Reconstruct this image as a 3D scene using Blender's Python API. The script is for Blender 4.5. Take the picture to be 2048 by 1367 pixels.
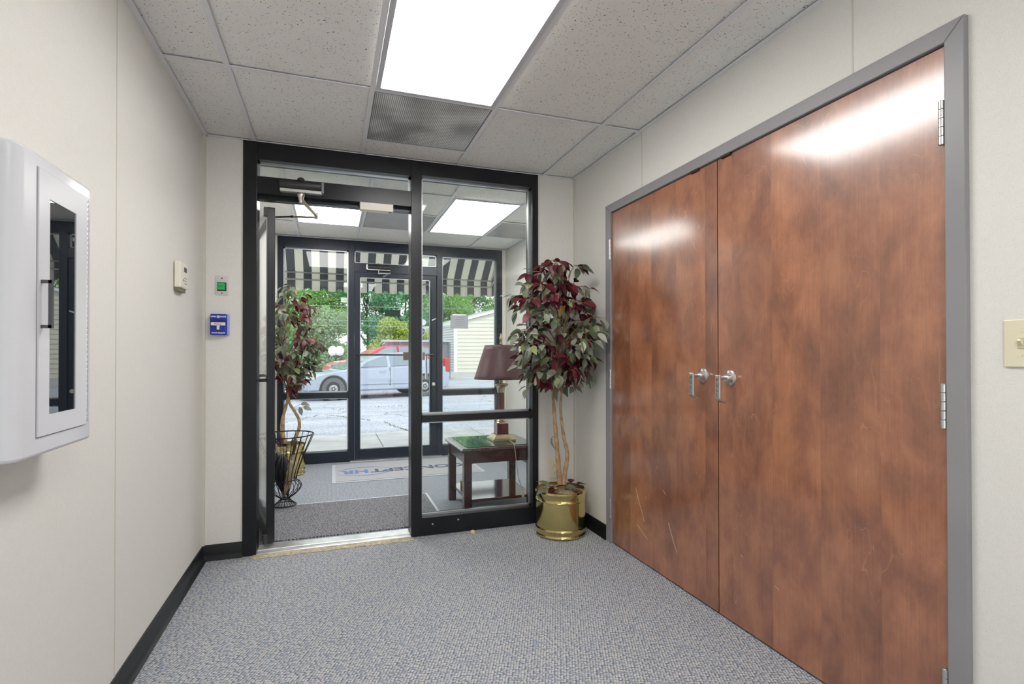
import bpy, bmesh, math, random
import numpy as np
from mathutils import Vector, Matrix
PI = math.pi
S = bpy.context.scene
C = S.collection
for o in list(bpy.data.objects):
    bpy.data.objects.remove(o)

# ---------------------------------------------------------------- camera
F_PX, YAW, PITCH, ROLL, PPY, CAM_H = 1044.2, 0.3341, 0.0071, -0.0012, 700.7, 1.1794
fw = Vector((math.sin(YAW)*math.cos(PITCH), math.cos(YAW)*math.cos(PITCH), math.sin(PITCH)))
rt = Vector((math.cos(YAW), -math.sin(YAW), 0)); up = rt.cross(fw)
rt2 = rt*math.cos(ROLL)+up*math.sin(ROLL); up2 = -rt*math.sin(ROLL)+up*math.cos(ROLL)
cam = bpy.data.cameras.new('camera'); co = bpy.data.objects.new('camera', cam); C.objects.link(co)
co.matrix_world = Matrix(((rt2.x, up2.x, -fw.x, 0), (rt2.y, up2.y, -fw.y, 0), (rt2.z, up2.z, -fw.z, CAM_H), (0, 0, 0, 1)))
cam.sensor_width = 36; cam.lens = 36*F_PX/2048; cam.shift_y = (PPY-683.5)/2048; cam.clip_start = .02; cam.clip_end = 400
S.camera = co
S.view_settings.view_transform = 'Standard'; S.view_settings.look = 'None'
S.view_settings.gamma = 1; S.view_settings.use_curve_mapping = False
S.view_settings.exposure = 0.5

# ---------------------------------------------------------------- world and sun (bright overcast)
W = bpy.data.worlds.new('overcast_sky'); S.world = W; W.use_nodes = True
nt = W.node_tree; nt.nodes.clear()
wo = nt.nodes.new('ShaderNodeOutputWorld'); bg = nt.nodes.new('ShaderNodeBackground')
tc = nt.nodes.new('ShaderNodeTexCoord'); sx = nt.nodes.new('ShaderNodeSeparateXYZ'); cr = nt.nodes.new('ShaderNodeValToRGB')
nt.links.new(tc.outputs['Generated'], sx.inputs[0]); nt.links.new(sx.outputs['Z'], cr.inputs[0])
cr.color_ramp.elements[0].color = (.98, .985, 1, 1); cr.color_ramp.elements[1].color = (.78, .87, 1, 1)
nt.links.new(cr.outputs[0], bg.inputs[0]); bg.inputs[1].default_value = 1.35
nt.links.new(bg.outputs[0], wo.inputs[0])
sun = bpy.data.lights.new('sun', 'SUN'); so = bpy.data.objects.new('sun', sun); C.objects.link(so)
sun.energy = 1.3; sun.angle = math.radians(12); sun.color = (1, .97, .92)
so.rotation_euler = (math.radians(32), math.radians(-14), 0); so.location = (0, 12, 12)
LIGHT_MAIN, LIGHT_ENTRY = 10.0, 8.0

# ---------------------------------------------------------------- materials
def new_mat(name):
    m = bpy.data.materials.new(name); m.use_nodes = True
    return m, m.node_tree, m.node_tree.nodes['Principled BSDF']
MC = {}
def mat(name, col, rough=.5, metal=0, emit=None, es=1, spec=None, coat=0, bump=None, var=None, ior=None):
    if name in MC: return MC[name]
    m, t, b = new_mat(name)
    b.inputs['Base Color'].default_value = (*col, 1); b.inputs['Roughness'].default_value = rough
    b.inputs['Metallic'].default_value = metal
    if spec is not None: b.inputs['Specular IOR Level'].default_value = spec
    if ior: b.inputs['IOR'].default_value = ior
    if coat: b.inputs['Coat Weight'].default_value = coat; b.inputs['Coat Roughness'].default_value = .08
    if emit: b.inputs['Emission Color'].default_value = (*emit, 1); b.inputs['Emission Strength'].default_value = es
    if var or bump:
        g = t.nodes.new('ShaderNodeTexCoord')
    if var:   # (scale, amount)
        n = t.nodes.new('ShaderNodeTexNoise'); n.inputs['Scale'].default_value = var[0]; n.inputs['Detail'].default_value = 6
        mx = t.nodes.new('ShaderNodeMix'); mx.data_type = 'RGBA'
        t.links.new(g.outputs['Object'], n.inputs['Vector'])
        r = t.nodes.new('ShaderNodeMapRange'); r.inputs[1].default_value = .3; r.inputs[2].default_value = .7
        t.links.new(n.outputs[0], r.inputs[0]); t.links.new(r.outputs[0], mx.inputs[0])
        a = var[1]; mx.inputs[6].default_value = (*[c*(1-a) for c in col], 1); mx.inputs[7].default_value = (*[min(1, c*(1+a)) for c in col], 1)
        t.links.new(mx.outputs[2], b.inputs['Base Color'])
    if bump:  # (scale, strength, distance)
        n = t.nodes.new('ShaderNodeTexNoise'); n.inputs['Scale'].default_value = bump[0]; n.inputs['Detail'].default_value = 3
        t.links.new(g.outputs['Object'], n.inputs['Vector'])
        bp = t.nodes.new('ShaderNodeBump'); bp.inputs['Strength'].default_value = bump[1]; bp.inputs['Distance'].default_value = bump[2] if len(bump) > 2 else .002
        t.links.new(n.outputs[0], bp.inputs['Height']); t.links.new(bp.outputs[0], b.inputs['Normal'])
    MC[name] = m
    return m
def N(t, ty, **kw):
    n = t.nodes.new(ty)
    for k, v in kw.items(): setattr(n, k, v)
    return n
def ramp(t, pts):
    r = t.nodes.new('ShaderNodeValToRGB'); e = r.color_ramp.elements
    while len(e) > 1: e.remove(e[0])
    e[0].position = pts[0][0]; e[0].color = (*pts[0][1], 1)
    for p, c in pts[1:]:
        x = e.new(p); x.color = (*c, 1)
    return r
def mapping(t, src, scale=(1, 1, 1), loc=(0, 0, 0), rot=(0, 0, 0)):
    mp = t.nodes.new('ShaderNodeMapping'); mp.inputs['Scale'].default_value = scale; mp.inputs['Location'].default_value = loc; mp.inputs['Rotation'].default_value = rot
    t.links.new(src, mp.inputs['Vector']); return mp.outputs[0]
def mixc(t, f, a, b, mode='MIX'):
    m = t.nodes.new('ShaderNodeMix'); m.data_type = 'RGBA'; m.blend_type = mode
    for i, v in ((0, f), (6, a), (7, b)):
        if hasattr(v, 'is_linked'): t.links.new(v, m.inputs[i])
        else: m.inputs[i].default_value = v if i == 0 else (*v, 1)
    return m.outputs[2]

def wall_material():
    m, t, b = new_mat('vinyl_wall_covering'); tc = N(t, 'ShaderNodeTexCoord').outputs['Object']
    n1 = N(t, 'ShaderNodeTexNoise'); n1.inputs['Scale'].default_value = 380; n1.inputs['Detail'].default_value = 2
    t.links.new(mapping(t, tc, (1, 1, .7)), n1.inputs['Vector'])
    n2 = N(t, 'ShaderNodeTexNoise'); n2.inputs['Scale'].default_value = 60; n2.inputs['Detail'].default_value = 4
    t.links.new(tc, n2.inputs['Vector'])
    c = mixc(t, n2.outputs[0], (.73, .71, .67), (.78, .765, .72))
    r = N(t, 'ShaderNodeMapRange'); r.inputs[1].default_value = .29; r.inputs[2].default_value = .44
    t.links.new(n1.outputs[0], r.inputs[0])
    c2 = mixc(t, r.outputs[0], (.66, .64, .59), c)
    t.links.new(c2, b.inputs['Base Color']); b.inputs['Roughness'].default_value = .62
    bp = N(t, 'ShaderNodeBump'); bp.inputs['Strength'].default_value = .18; bp.inputs['Distance'].default_value = .001
    t.links.new(n1.outputs[0], bp.inputs['Height']); t.links.new(bp.outputs[0], b.inputs['Normal'])
    return m
def tile_material():
    m, t, b = new_mat('acoustic_tile'); tc = N(t, 'ShaderNodeTexCoord').outputs['Object']
    v = N(t, 'ShaderNodeTexNoise'); v.inputs['Scale'].default_value = 185; v.inputs['Detail'].default_value = 1.5; v.inputs['Roughness'].default_value = .6
    t.links.new(mapping(t, tc, (1, .55, 1), rot=(0, 0, .5)), v.inputs['Vector'])
    v2 = N(t, 'ShaderNodeTexNoise'); v2.inputs['Scale'].default_value = 170; v2.inputs['Detail'].default_value = 1.5
    t.links.new(mapping(t, tc, (.55, 1, 1), loc=(3, 7, 1), rot=(0, 0, .9)), v2.inputs['Vector'])
    mn = N(t, 'ShaderNodeMath', operation='MINIMUM'); t.links.new(v.outputs[0], mn.inputs[0]); t.links.new(v2.outputs[0], mn.inputs[1])
    r = N(t, 'ShaderNodeMapRange'); r.inputs[1].default_value = .275; r.inputs[2].default_value = .315
    t.links.new(mn.outputs[0], r.inputs[0])
    n = N(t, 'ShaderNodeTexNoise'); n.inputs['Scale'].default_value = 9
    t.links.new(tc, n.inputs['Vector'])
    base = mixc(t, n.outputs[0], (.80, .785, .76), (.86, .845, .82))
    c = mixc(t, r.outputs[0], (.10, .095, .09), base)
    t.links.new(c, b.inputs['Base Color']); b.inputs['Roughness'].default_value = .9
    bp = N(t, 'ShaderNodeBump'); bp.inputs['Strength'].default_value = .5; bp.inputs['Distance'].default_value = .002
    t.links.new(r.outputs[0], bp.inputs['Height']); t.links.new(bp.outputs[0], b.inputs['Normal'])
    return m
def carpet_material(name, light, dark, blue, scale=1, rot=.35, bumpd=.004):
    m, t, b = new_mat(name); tc = N(t, 'ShaderNodeTexCoord').outputs['Object']
    vec = mapping(t, tc, (78*scale, 96*scale, 1), rot=(0, 0, rot))
    v = N(t, 'ShaderNodeTexVoronoi'); v.inputs['Scale'].default_value = 1; v.inputs['Randomness'].default_value = .42; v.voronoi_dimensions = '2D'
    t.links.new(vec, v.inputs['Vector'])
    n = N(t, 'ShaderNodeTexNoise'); n.inputs['Scale'].default_value = 300*scale; n.inputs['Detail'].default_value = 2
    t.links.new(tc, n.inputs['Vector'])
    r = ramp(t, [(0, light), (.30, light), (.60, dark), (1, dark)]); t.links.new(v.outputs['Distance'], r.inputs[0])
    sp = N(t, 'ShaderNodeSeparateColor'); t.links.new(v.outputs['Color'], sp.inputs[0])
    gt = N(t, 'ShaderNodeMapRange'); gt.inputs[1].default_value = .45; gt.inputs[2].default_value = 1.0; gt.inputs[4].default_value = .7
    t.links.new(sp.outputs[0], gt.inputs[0])
    c = mixc(t, gt.outputs[0], r.outputs[0], blue)
    c = mixc(t, .35, c, n.outputs[0], 'OVERLAY')
    t.links.new(c, b.inputs['Base Color']); b.inputs['Roughness'].default_value = .95; b.inputs['Specular IOR Level'].default_value = .15
    bp = N(t, 'ShaderNodeBump', invert=True); bp.inputs['Strength'].default_value = .7; bp.inputs['Distance'].default_value = bumpd
    t.links.new(v.outputs['Distance'], bp.inputs['Height']); t.links.new(bp.outputs[0], b.inputs['Normal'])
    return m
def wood_material(name, seed):
    m, t, b = new_mat(name); tc = N(t, 'ShaderNodeTexCoord').outputs['Object']
    # sheets of veneer side by side, each with its own tone
    s = N(t, 'ShaderNodeSeparateXYZ'); t.links.new(tc, s.inputs[0])
    mu = N(t, 'ShaderNodeMath', operation='MULTIPLY_ADD'); mu.inputs[1].default_value = 4.6; mu.inputs[2].default_value = seed*3.7
    t.links.new(s.outputs['Y'], mu.inputs[0])
    fl = N(t, 'ShaderNodeMath', operation='FLOOR'); t.links.new(mu.outputs[0], fl.inputs[0])
    wn = N(t, 'ShaderNodeTexWhiteNoise'); wn.noise_dimensions = '1D'; t.links.new(fl.outputs[0], wn.inputs['W'])
    ofs = N(t, 'ShaderNodeVectorMath', operation='MULTIPLY_ADD'); ofs.inputs[1].default_value = (0, 2, 5)
    t.links.new(wn.outputs['Color'], ofs.inputs[0]); t.links.new(tc, ofs.inputs[2]); vec = ofs.outputs[0]
    blot = N(t, 'ShaderNodeTexNoise'); blot.inputs['Scale'].default_value = 1; blot.inputs['Detail'].default_value = 7; blot.inputs['Roughness'].default_value = .62; blot.inputs['Distortion'].default_value = .25
    t.links.new(mapping(t, vec, (1, 6.0, 3.8), loc=(seed, 0, 0)), blot.inputs['Vector'])
    grain = N(t, 'ShaderNodeTexNoise'); grain.inputs['Scale'].default_value = 1; grain.inputs['Detail'].default_value = 5; grain.inputs['Roughness'].default_value = .7
    t.links.new(mapping(t, vec, (1, 190, 5)), grain.inputs['Vector'])
    r = ramp(t, [(.28, (.165, .060, .033)), (.42, (.255, .092, .045)), (.54, (.345, .130, .062)), (.70, (.45, .185, .090))])
    t.links.new(blot.outputs[0], r.inputs[0])
    g = ramp(t, [(.3, (.84, .82, .80)), (.7, (1.08, 1.08, 1.08))]); t.links.new(grain.outputs[0], g.inputs[0])
    c = mixc(t, 1.0, r.outputs[0], g.outputs[0], 'MULTIPLY')
    tn = ramp(t, [(0, (.86, .84, .86)), (1, (1.12, 1.11, 1.09))]); t.links.new(wn.outputs['Value'], tn.inputs[0])
    c = mixc(t, 1.0, c, tn.outputs[0], 'MULTIPLY')
    # pale wandering figure lines
    fg = N(t, 'ShaderNodeTexNoise'); fg.inputs['Scale'].default_value = 1; fg.inputs['Detail'].default_value = 2.5; fg.inputs['Distortion'].default_value = .6
    t.links.new(mapping(t, vec, (1, 7, 2.3), loc=(5, 1, seed*2)), fg.inputs['Vector'])
    m1 = N(t, 'ShaderNodeMath', operation='MULTIPLY'); m1.inputs[1].default_value = 9; t.links.new(fg.outputs[0], m1.inputs[0])
    m2 = N(t, 'ShaderNodeMath', operation='FRACT'); t.links.new(m1.outputs[0], m2.inputs[0])
    fr = ramp(t, [(0, (0, 0, 0)), (.47, (0, 0, 0)), (.5, (1, 1, 1)), (.53, (0, 0, 0)), (1, (0, 0, 0))]); t.links.new(m2.outputs[0], fr.inputs[0])
    msk = ramp(t, [(.52, (0, 0, 0)), (.66, (.55, .55, .55))]); 
    mk = N(t, 'ShaderNodeTexNoise'); mk.inputs['Scale'].default_value = 3.0; t.links.new(mapping(t, tc, (1, 1, .8), loc=(seed*9, 4, 2)), mk.inputs['Vector']); t.links.new(mk.outputs[0], msk.inputs[0])
    mm = N(t, 'ShaderNodeMath', operation='MULTIPLY'); t.links.new(fr.outputs[0], mm.inputs[0]); t.links.new(msk.outputs[0], mm.inputs[1])
    c = mixc(t, mm.outputs[0], c, (.62, .30, .15))
    t.links.new(c, b.inputs['Base Color']); b.inputs['Roughness'].default_value = .42
    b.inputs['Specular IOR Level'].default_value = .7
    b.inputs['Coat Weight'].default_value = 1.0; b.inputs['Coat Roughness'].default_value = .15; b.inputs['Coat IOR'].default_value = 1.72
    bp = N(t, 'ShaderNodeBump'); bp.inputs['Strength'].default_value = .10; bp.inputs['Distance'].default_value = .0015
    t.links.new(grain.outputs[0], bp.inputs['Height']); t.links.new(bp.outputs[0], b.inputs['Normal'])
    return m
def glass_material(name, tint=(.95, .97, .96), k=1.5):
    m = bpy.data.materials.new(name); m.use_nodes = True; t = m.node_tree; t.nodes.clear()
    o = N(t, 'ShaderNodeOutputMaterial'); mx = N(t, 'ShaderNodeMixShader'); tr = N(t, 'ShaderNodeBsdfTransparent'); gl = N(t, 'ShaderNodeBsdfGlossy')
    tr.inputs[0].default_value = (*tint, 1); gl.inputs['Roughness'].default_value = .0; gl.inputs[0].default_value = (1, 1, 1, 1)
    f = N(t, 'ShaderNodeFresnel'); f.inputs[0].default_value = 1.5
    mu = N(t, 'ShaderNodeMath', operation='MULTIPLY', use_clamp=True); mu.inputs[1].default_value = k
    t.links.new(f.outputs[0], mu.inputs[0]); t.links.new(mu.outputs[0], mx.inputs[0]); t.links.new(tr.outputs[0], mx.inputs[1]); t.links.new(gl.outputs[0], mx.inputs[2]); t.links.new(mx.outputs[0], o.inputs[0])
    return m
def leafy(name, cols, rough=.5, trans=.25):
    m, t, b = new_mat(name); g = N(t, 'ShaderNodeNewGeometry')
    n = len(cols); r = ramp(t, [(i/max(1, n-1), c) for i, c in enumerate(cols)])
    t.links.new(g.outputs['Random Per Island'], r.inputs[0]); t.links.new(r.outputs[0], b.inputs['Base Color']); b.inputs['Roughness'].default_value = rough
    if trans:
        tl = N(t, 'ShaderNodeBsdfTranslucent'); mx = N(t, 'ShaderNodeMixShader'); mx.inputs[0].default_value = trans
        o = t.nodes['Material Output']; t.links.new(r.outputs[0], tl.inputs[0]); t.links.new(b.outputs[0], mx.inputs[1]); t.links.new(tl.outputs[0], mx.inputs[2]); t.links.new(mx.outputs[0], o.inputs[0])
    return m

M_wall = wall_material(); M_tile = tile_material()
M_carpet = carpet_material('woven_loop_carpet', (.53, .535, .54), (.125, .135, .155), (.20, .245, .33), 1.12)
M_carpet2 = carpet_material('entry_carpet', (.46, .48, .51), (.16, .175, .21), (.22, .27, .35), 1.2, 0.0, .002)
M_mat = carpet_material('charcoal_mat_pile', (.36, .36, .385), (.05, .05, .058), (.10, .10, .115), 1.15, 1.0, .004)
M_frame = mat('black_anodized_aluminium', (.010, .011, .014), .30, 0, spec=.38, var=(6, .2))
M_gasket = mat('bright_glazing_bead', (.55, .57, .6), .3, .8)
M_alum = mat('mill_aluminium', (.72, .72, .71), .32, .85, var=(20, .12))
M_steel = mat('satin_chrome', (.68, .67, .66), .28, 1, bump=(90, .08, .001))
M_casing = mat('grey_enamel_casing', (.27, .26, .27), .38, 0, var=(3, .05), spec=.5)
M_base = mat('black_rubber_base', (.009, .010, .012), .36, spec=.35, bump=(30, .1, .001))
M_glass = glass_material('clear_float_glass', k=.6)
M_white = mat('white_powder_coat', (.66, .66, .695), .24, spec=.5)
M_grid = mat('white_tee_bar', (.76, .76, .78), .45)
M_gridside = mat('grid_shadow_edge', (.16, .16, .16), .7)
M_cream = mat('ivory_plastic', (.76, .70, .52), .35)
M_offwhite = mat('offwhite_plastic', (.80, .76, .66), .4)
M_dark = mat('dark_plastic', (.03, .03, .03), .4)
M_ink = mat('dark_ink', (.02, .02, .02), .5)
M_red = mat('red_ink', (.45, .10, .04), .5)
M_wire = mat('black_wrought_iron', (.018, .017, .016), .35, .5)
M_brass = mat('polished_brass', (.66, .54, .23), .12, 1, bump=(14, .12, .002), var=(9, .08))
M_antbrass = mat('antique_brass', (.56, .47, .30), .3, 1, var=(30, .2))
M_mahog = mat('mahogany', (.050, .014, .018), .24, coat=.6, var=(12, .35))
M_shade = mat('maroon_paper_shade', (.17, .085, .095), .42, spec=.5, var=(30, .06))
M_bark = mat('pale_bark', (.42, .28, .15), .8, var=(30, .35), bump=(45, .7, .004))
M_twig = mat('twig', (.30, .22, .13), .8)
M_moss = mat('excelsior_moss', (.36, .29, .17), .95, var=(50, .5), bump=(80, 1, .01))
M_leaf_g = leafy('green_silk_leaf', [(.07, .095, .06), (.27, .30, .23), (.15, .19, .10), (.40, .42, .34), (.10, .13, .09), (.29, .33, .13)], .45, .15)
M_leaf_r = leafy('burgundy_silk_leaf', [(.075, .009, .015), (.125, .015, .024), (.05, .009, .013), (.18, .022, .034), (.095, .013, .018)], .42, .18)
M_leaf_y = leafy('yellowing_silk_leaf', [(.45, .30, .04), (.55, .40, .08)], .5, .1)

# ---------------------------------------------------------------- mesh helpers
class MB:
    def __init__(s): s.v = []; s.f = []; s.m = []
    def add(s, vs, fs, mi=0):
        n = len(s.v); s.v += [tuple(v) for v in vs]; s.f += [tuple(i+n for i in f) for f in fs]; s.m += [mi]*len(fs)
        return s
    def box(s, a, b, mi=0):
        x0, y0, z0 = [min(p, q) for p, q in zip(a, b)]; x1, y1, z1 = [max(p, q) for p, q in zip(a, b)]
        return s.add([(x0, y0, z0), (x1, y0, z0), (x1, y1, z0), (x0, y1, z0), (x0, y0, z1), (x1, y0, z1), (x1, y1, z1), (x0, y1, z1)],
              [(0, 3, 2, 1), (4, 5, 6, 7), (0, 1, 5, 4), (1, 2, 6, 5), (2, 3, 7, 6), (3, 0, 4, 7)], mi)
    def quad(s, *p, mi=0): return s.add(p, [tuple(range(len(p)))], mi)
    def tube(s, pts, r, n=8, mi=0, closed=False, caps=True):
        pts = [Vector(p) for p in pts]; L = len(pts); rs = r if isinstance(r, (list, tuple)) else [r]*L
        vs = []; prev = None
        for i, p in enumerate(pts):
            if closed: d = pts[(i+1) % L]-pts[i-1]
            else: d = pts[min(i+1, L-1)]-pts[max(i-1, 0)]
            d.normalize()
            if prev is None:
                a = Vector((0, 0, 1)) if abs(d.z) < .9 else Vector((1, 0, 0)); u = d.cross(a).normalized()
            else:
                u = prev-d*prev.dot(d); u.normalize()
            prev = u; w = d.cross(u)
            for k in range(n):
                a = 2*PI*k/n; vs.append(p+(u*math.cos(a)+w*math.sin(a))*rs[i])
        fs = []
        for i in range(L if closed else L-1):
            j = (i+1) % L
            for k in range(n):
                k2 = (k+1) % n; fs.append((i*n+k, i*n+k2, j*n+k2, j*n+k))
        if caps and not closed: fs += [tuple(range(n))[::-1], tuple((L-1)*n+k for k in range(n))]
        return s.add(vs, fs, mi)
    def lathe(s, prof, c=(0, 0, 0), n=32, mi=0, axis='z', caps=True, scale=(1, 1)):
        vs = []; fs = []
        for r, z in prof:
            for k in range(n):
                a = 2*PI*k/n; x, y = r*math.cos(a)*scale[0], r*math.sin(a)*scale[1]
                p = (x, y, z) if axis == 'z' else ((z, x, y) if axis == 'x' else (y, z, x))
                vs.append((p[0]+c[0], p[1]+c[1], p[2]+c[2]))
        L = len(prof)
        for i in range(L-1):
            for k in range(n):
                k2 = (k+1) % n; fs.append((i*n+k, i*n+k2, (i+1)*n+k2, (i+1)*n+k))
        if caps: fs += [tuple(range(n))[::-1], tuple((L-1)*n+k for k in range(n))]
        return s.add(vs, fs, mi)
    def prism(s, poly, h0, h1, axis='z', mi=0):
        n = len(poly)
        def P(a, b, h): return {'z': (a, b, h), 'y': (a, h, b), 'x': (h, a, b)}[axis]
        vs = [P(a, b, h0) for a, b in poly]+[P(a, b, h1) for a, b in poly]
        fs = [tuple(range(n))[::-1], tuple(range(n, 2*n))]+[(i, (i+1) % n, n+(i+1) % n, n+i) for i in range(n)]
        return s.add(vs, fs, mi)
    def xform(s, M): s.v = [tuple(M @ Vector(v)) for v in s.v]; return s
    def build(s, name, mats, parent=None, smooth=False, bevel=0, seg=2, origin=None):
        me = bpy.data.meshes.new(name); vs = s.v
        if origin is not None: vs = [(a-origin[0], b-origin[1], c-origin[2]) for a, b, c in vs]
        me.from_pydata(vs, [], s.f)
        for m in (mats if isinstance(mats, (list, tuple)) else [mats]): me.materials.append(m)
        if s.m: me.polygons.foreach_set('material_index', s.m)
        bm = bmesh.new(); bm.from_mesh(me); bmesh.ops.recalc_face_normals(bm, faces=bm.faces); bm.to_mesh(me); bm.free()
        if smooth:
            me.polygons.foreach_set('use_smooth', [True]*len(me.polygons))
        me.update()
        o = bpy.data.objects.new(name, me); C.objects.link(o)
        if origin is not None: o.location = origin
        if parent:
            o.parent = parent
            if origin is None: o.location = -Vector(parent.location) if parent.parent is None and not parent.rotation_euler.z else (0, 0, 0)
            else: o.location = Vector(origin)-Vector(parent.location)
        if bevel:
            b = o.modifiers.new('bevel', 'BEVEL'); b.width = bevel; b.segments = seg; b.limit_method = 'ANGLE'; b.angle_limit = .7
        if smooth and smooth != 'all':
            try: me.set_sharp_from_angle(angle=math.radians(smooth if smooth is not True else 40))
            except Exception: pass
        return o
def world_part(o, parent):   # parent keeps world position of a part built in world coordinates
    return o
def tag(o, label=None, cat=None, group=None, kind=None):
    if label: o['label'] = label
    if cat: o['category'] = cat
    if group: o['group'] = group
    if kind: o['kind'] = kind
    return o
def thing(name, loc, label, cat, group=None, kind=None, rz=0):
    o = bpy.data.objects.new(name, None); C.objects.link(o); o.location = loc; o.rotation_euler.z = rz; o.empty_display_size = .05
    return tag(o, label, cat, group, kind)
def text(name, body, size, m, parent, loc, rot, bold=0, ext=.0006, sx=1, align='CENTER', space=1):
    """lettering as a mesh; loc in world coordinates, parent an unrotated thing"""
    cu = bpy.data.curves.new(name, 'FONT'); cu.body = body; cu.size = size; cu.align_x = align; cu.align_y = 'CENTER'; cu.extrude = ext; cu.offset = bold; cu.space_character = space; cu.resolution_u = 3
    tmp = bpy.data.objects.new('tmp', cu); C.objects.link(tmp); bpy.context.view_layer.update()
    me = bpy.data.meshes.new_from_object(tmp); bpy.data.objects.remove(tmp); me.materials.clear(); me.materials.append(m)
    Mx = Matrix.Translation(loc) @ rot.to_4x4() @ Matrix.Diagonal((sx, 1, 1, 1))
    par = Vector((0, 0, 0)); p = parent
    while p is not None: par += Vector(p.location); p = p.parent
    me.transform(Matrix.Translation(-par) @ Mx)
    o = bpy.data.objects.new(name, me); C.objects.link(o); o.parent = parent
    return o
def rotm(xa, ya):  # rotation whose local x, y axes are xa, ya
    xa = Vector(xa).normalized(); ya = Vector(ya).normalized(); za = xa.cross(ya)
    return Matrix((xa, ya, za)).transposed()
R_BACK = rotm((1, 0, 0), (0, 0, 1))      # readable on a wall facing -y
R_RIGHT = rotm((0, -1, 0), (0, 0, 1))    # readable on a wall facing -x
R_LEFT = rotm((0, 1, 0), (0, 0, 1))      # readable on a wall facing +x

# ---------------------------------------------------------------- room shell
XL, XR, YB, YB2, H = -.692, 1.668, 3.412, 3.525, 2.44
XR2, YF, YF2, Y0 = 2.03, 6.023, 6.135, -1.7
def struct(name, mb, m, label, cat, **k):
    return tag(mb.build(name, m, **k), label, cat, kind='structure')
struct('floor', MB().box((XL-.1, Y0-.1, -.1), (XR2+.1, YB+.05, 0)), M_carpet, 'grey and blue woven loop carpet of the inner room', 'floor')
struct('floor', MB().box((XL-.1, YB+.05, -.1), (XR2+.1, YF2, 0)), M_carpet2, 'bluish grey ribbed carpet of the glazed entry', 'floor')
struct('ceiling', MB().box((XL-.1, Y0-.1, H+.011), (XR2+.1, YF2, H+.1)), M_tile, 'speckled acoustic tile ceiling with white tee bars', 'ceiling')
struct('wall_left', MB().box((XL-.12, Y0-.1, 0), (XL, YF2, H+.1)), M_wall, 'beige vinyl covered wall on the left', 'wall')
D_near, D_far, D_top = .946, 2.942, 2.119
w = MB(); w.box((XR, Y0-.1, 0), (XR+.12, D_near+.02, H+.1)); w.box((XR, D_far-.02, 0), (XR+.12, YB, H+.1)); w.box((XR, D_near+.02, D_top-.02), (XR+.12, D_far-.02, H+.1))
struct('wall_right', w, M_wall, 'beige vinyl covered wall with the wooden double doors', 'wall')
w = MB(); w.box((XL, YB, 0), (-.487, YB2, H+.1)); w.box((1.376, YB, 0), (XR2, YB2, H+.1))
struct('wall_back', w, M_wall, 'beige partition either side of the inner glass front', 'wall')
struct('wall_side', MB().box((XR2, YB, 0), (XR2+.12, YF2, H+.1)), M_wall, 'beige right wall of the glazed entry', 'wall')
w = MB(); w.box((XL, YF, 0), (-.535, YF2, H+.1)); w.box((1.966, YF, 0), (XR2, YF2, H+.1))
struct('wall_front', w, M_wall, 'beige end wall strips beside the outer glass front', 'wall')
w = MB(); w.box((XL-.1, Y0-.12, 0), (XL+.08, Y0, H+.1)); w.box((XR-.08, Y0-.12, 0), (XR+.1, Y0, H+.1)); w.box((XL+.08, Y0-.12, 2.30), (XR-.08, Y0, H+.1))
struct('wall_rear', w, M_wall, 'beige wall around the added rear glass front behind the camera', 'wall')
# closet behind the wooden doors: just its back panel so nothing shows through the gaps
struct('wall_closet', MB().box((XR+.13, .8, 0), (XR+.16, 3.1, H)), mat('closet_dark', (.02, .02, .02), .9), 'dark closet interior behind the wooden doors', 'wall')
# exterior wall above the front glass
struct('wall_facade', MB().box((-3.5, YF2, 2.45), (5, YF2+.1, 3.6)), mat('facade_paint', (.6, .58, .52), .8), 'outer facade strip above the entrance', 'wall')
w = MB(); w.box((-3.5, YF2, -.1), (XL-.02, YF2+.1, 2.45)); w.box((XR2+.06, YF2, -.1), (5, YF2+.1, 2.45))
struct('wall_outside', w, MC['facade_paint'], 'outer facade beside the entrance', 'wall')

# ceiling grid
def tee(mb, a, b, w=.012, along='y'):
    (x0, y0), (x1, y1) = a, b
    if along == 'y': mb.box((x0-w, y0, H), (x0+w, y1, H+.004))
    else: mb.box((x0, y0-w, H+.0004), (x1, y0+w, H+.0044))
g = MB()
for x in (-.43, .186, .80, 1.418): tee(g, (x, Y0), (x, YB))
for y in (2.56, 1.34, .12, -1.10): tee(g, (XL, y), (XR, y), along='x')
tee(g, (.186, 3.17), (.80, 3.17), along='x')
g.box((XL, Y0, H-.001), (XL+.022, YB, H+.004)); g.box((XR-.022, Y0, H-.001), (XR, YB, H+.004)); g.box((XL, YB-.012, H-.001), (XR, YB, H+.004))
struct('trim_1', g, M_grid, 'white ceiling tee grid of the inner room', 'trim')
g = MB()
for x in (-.325, .288, .925, 1.548): tee(g, (x, YB2), (x, YF))
for y in (4.115, 5.365): tee(g, (XL, y), (XR2, y), along='x')
for x0, x1 in ((.288, .925), (1.548, XR2)): tee(g, (x0, 4.745), (x1, 4.745), along='x')
g.box((XL, YB2, H-.001), (XR2, YB2+.02, H+.004)); g.box((XL, YF-.02, H-.001), (XR2, YF, H+.004)); g.box((XR2-.02, YB2, H-.001), (XR2, YF, H+.004)); g.box((XL, YB2, H-.001), (XL+.02, YF, H+.004))
struct('trim_2', g, M_grid, 'white ceiling tee grid of the glazed entry', 'trim')

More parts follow.
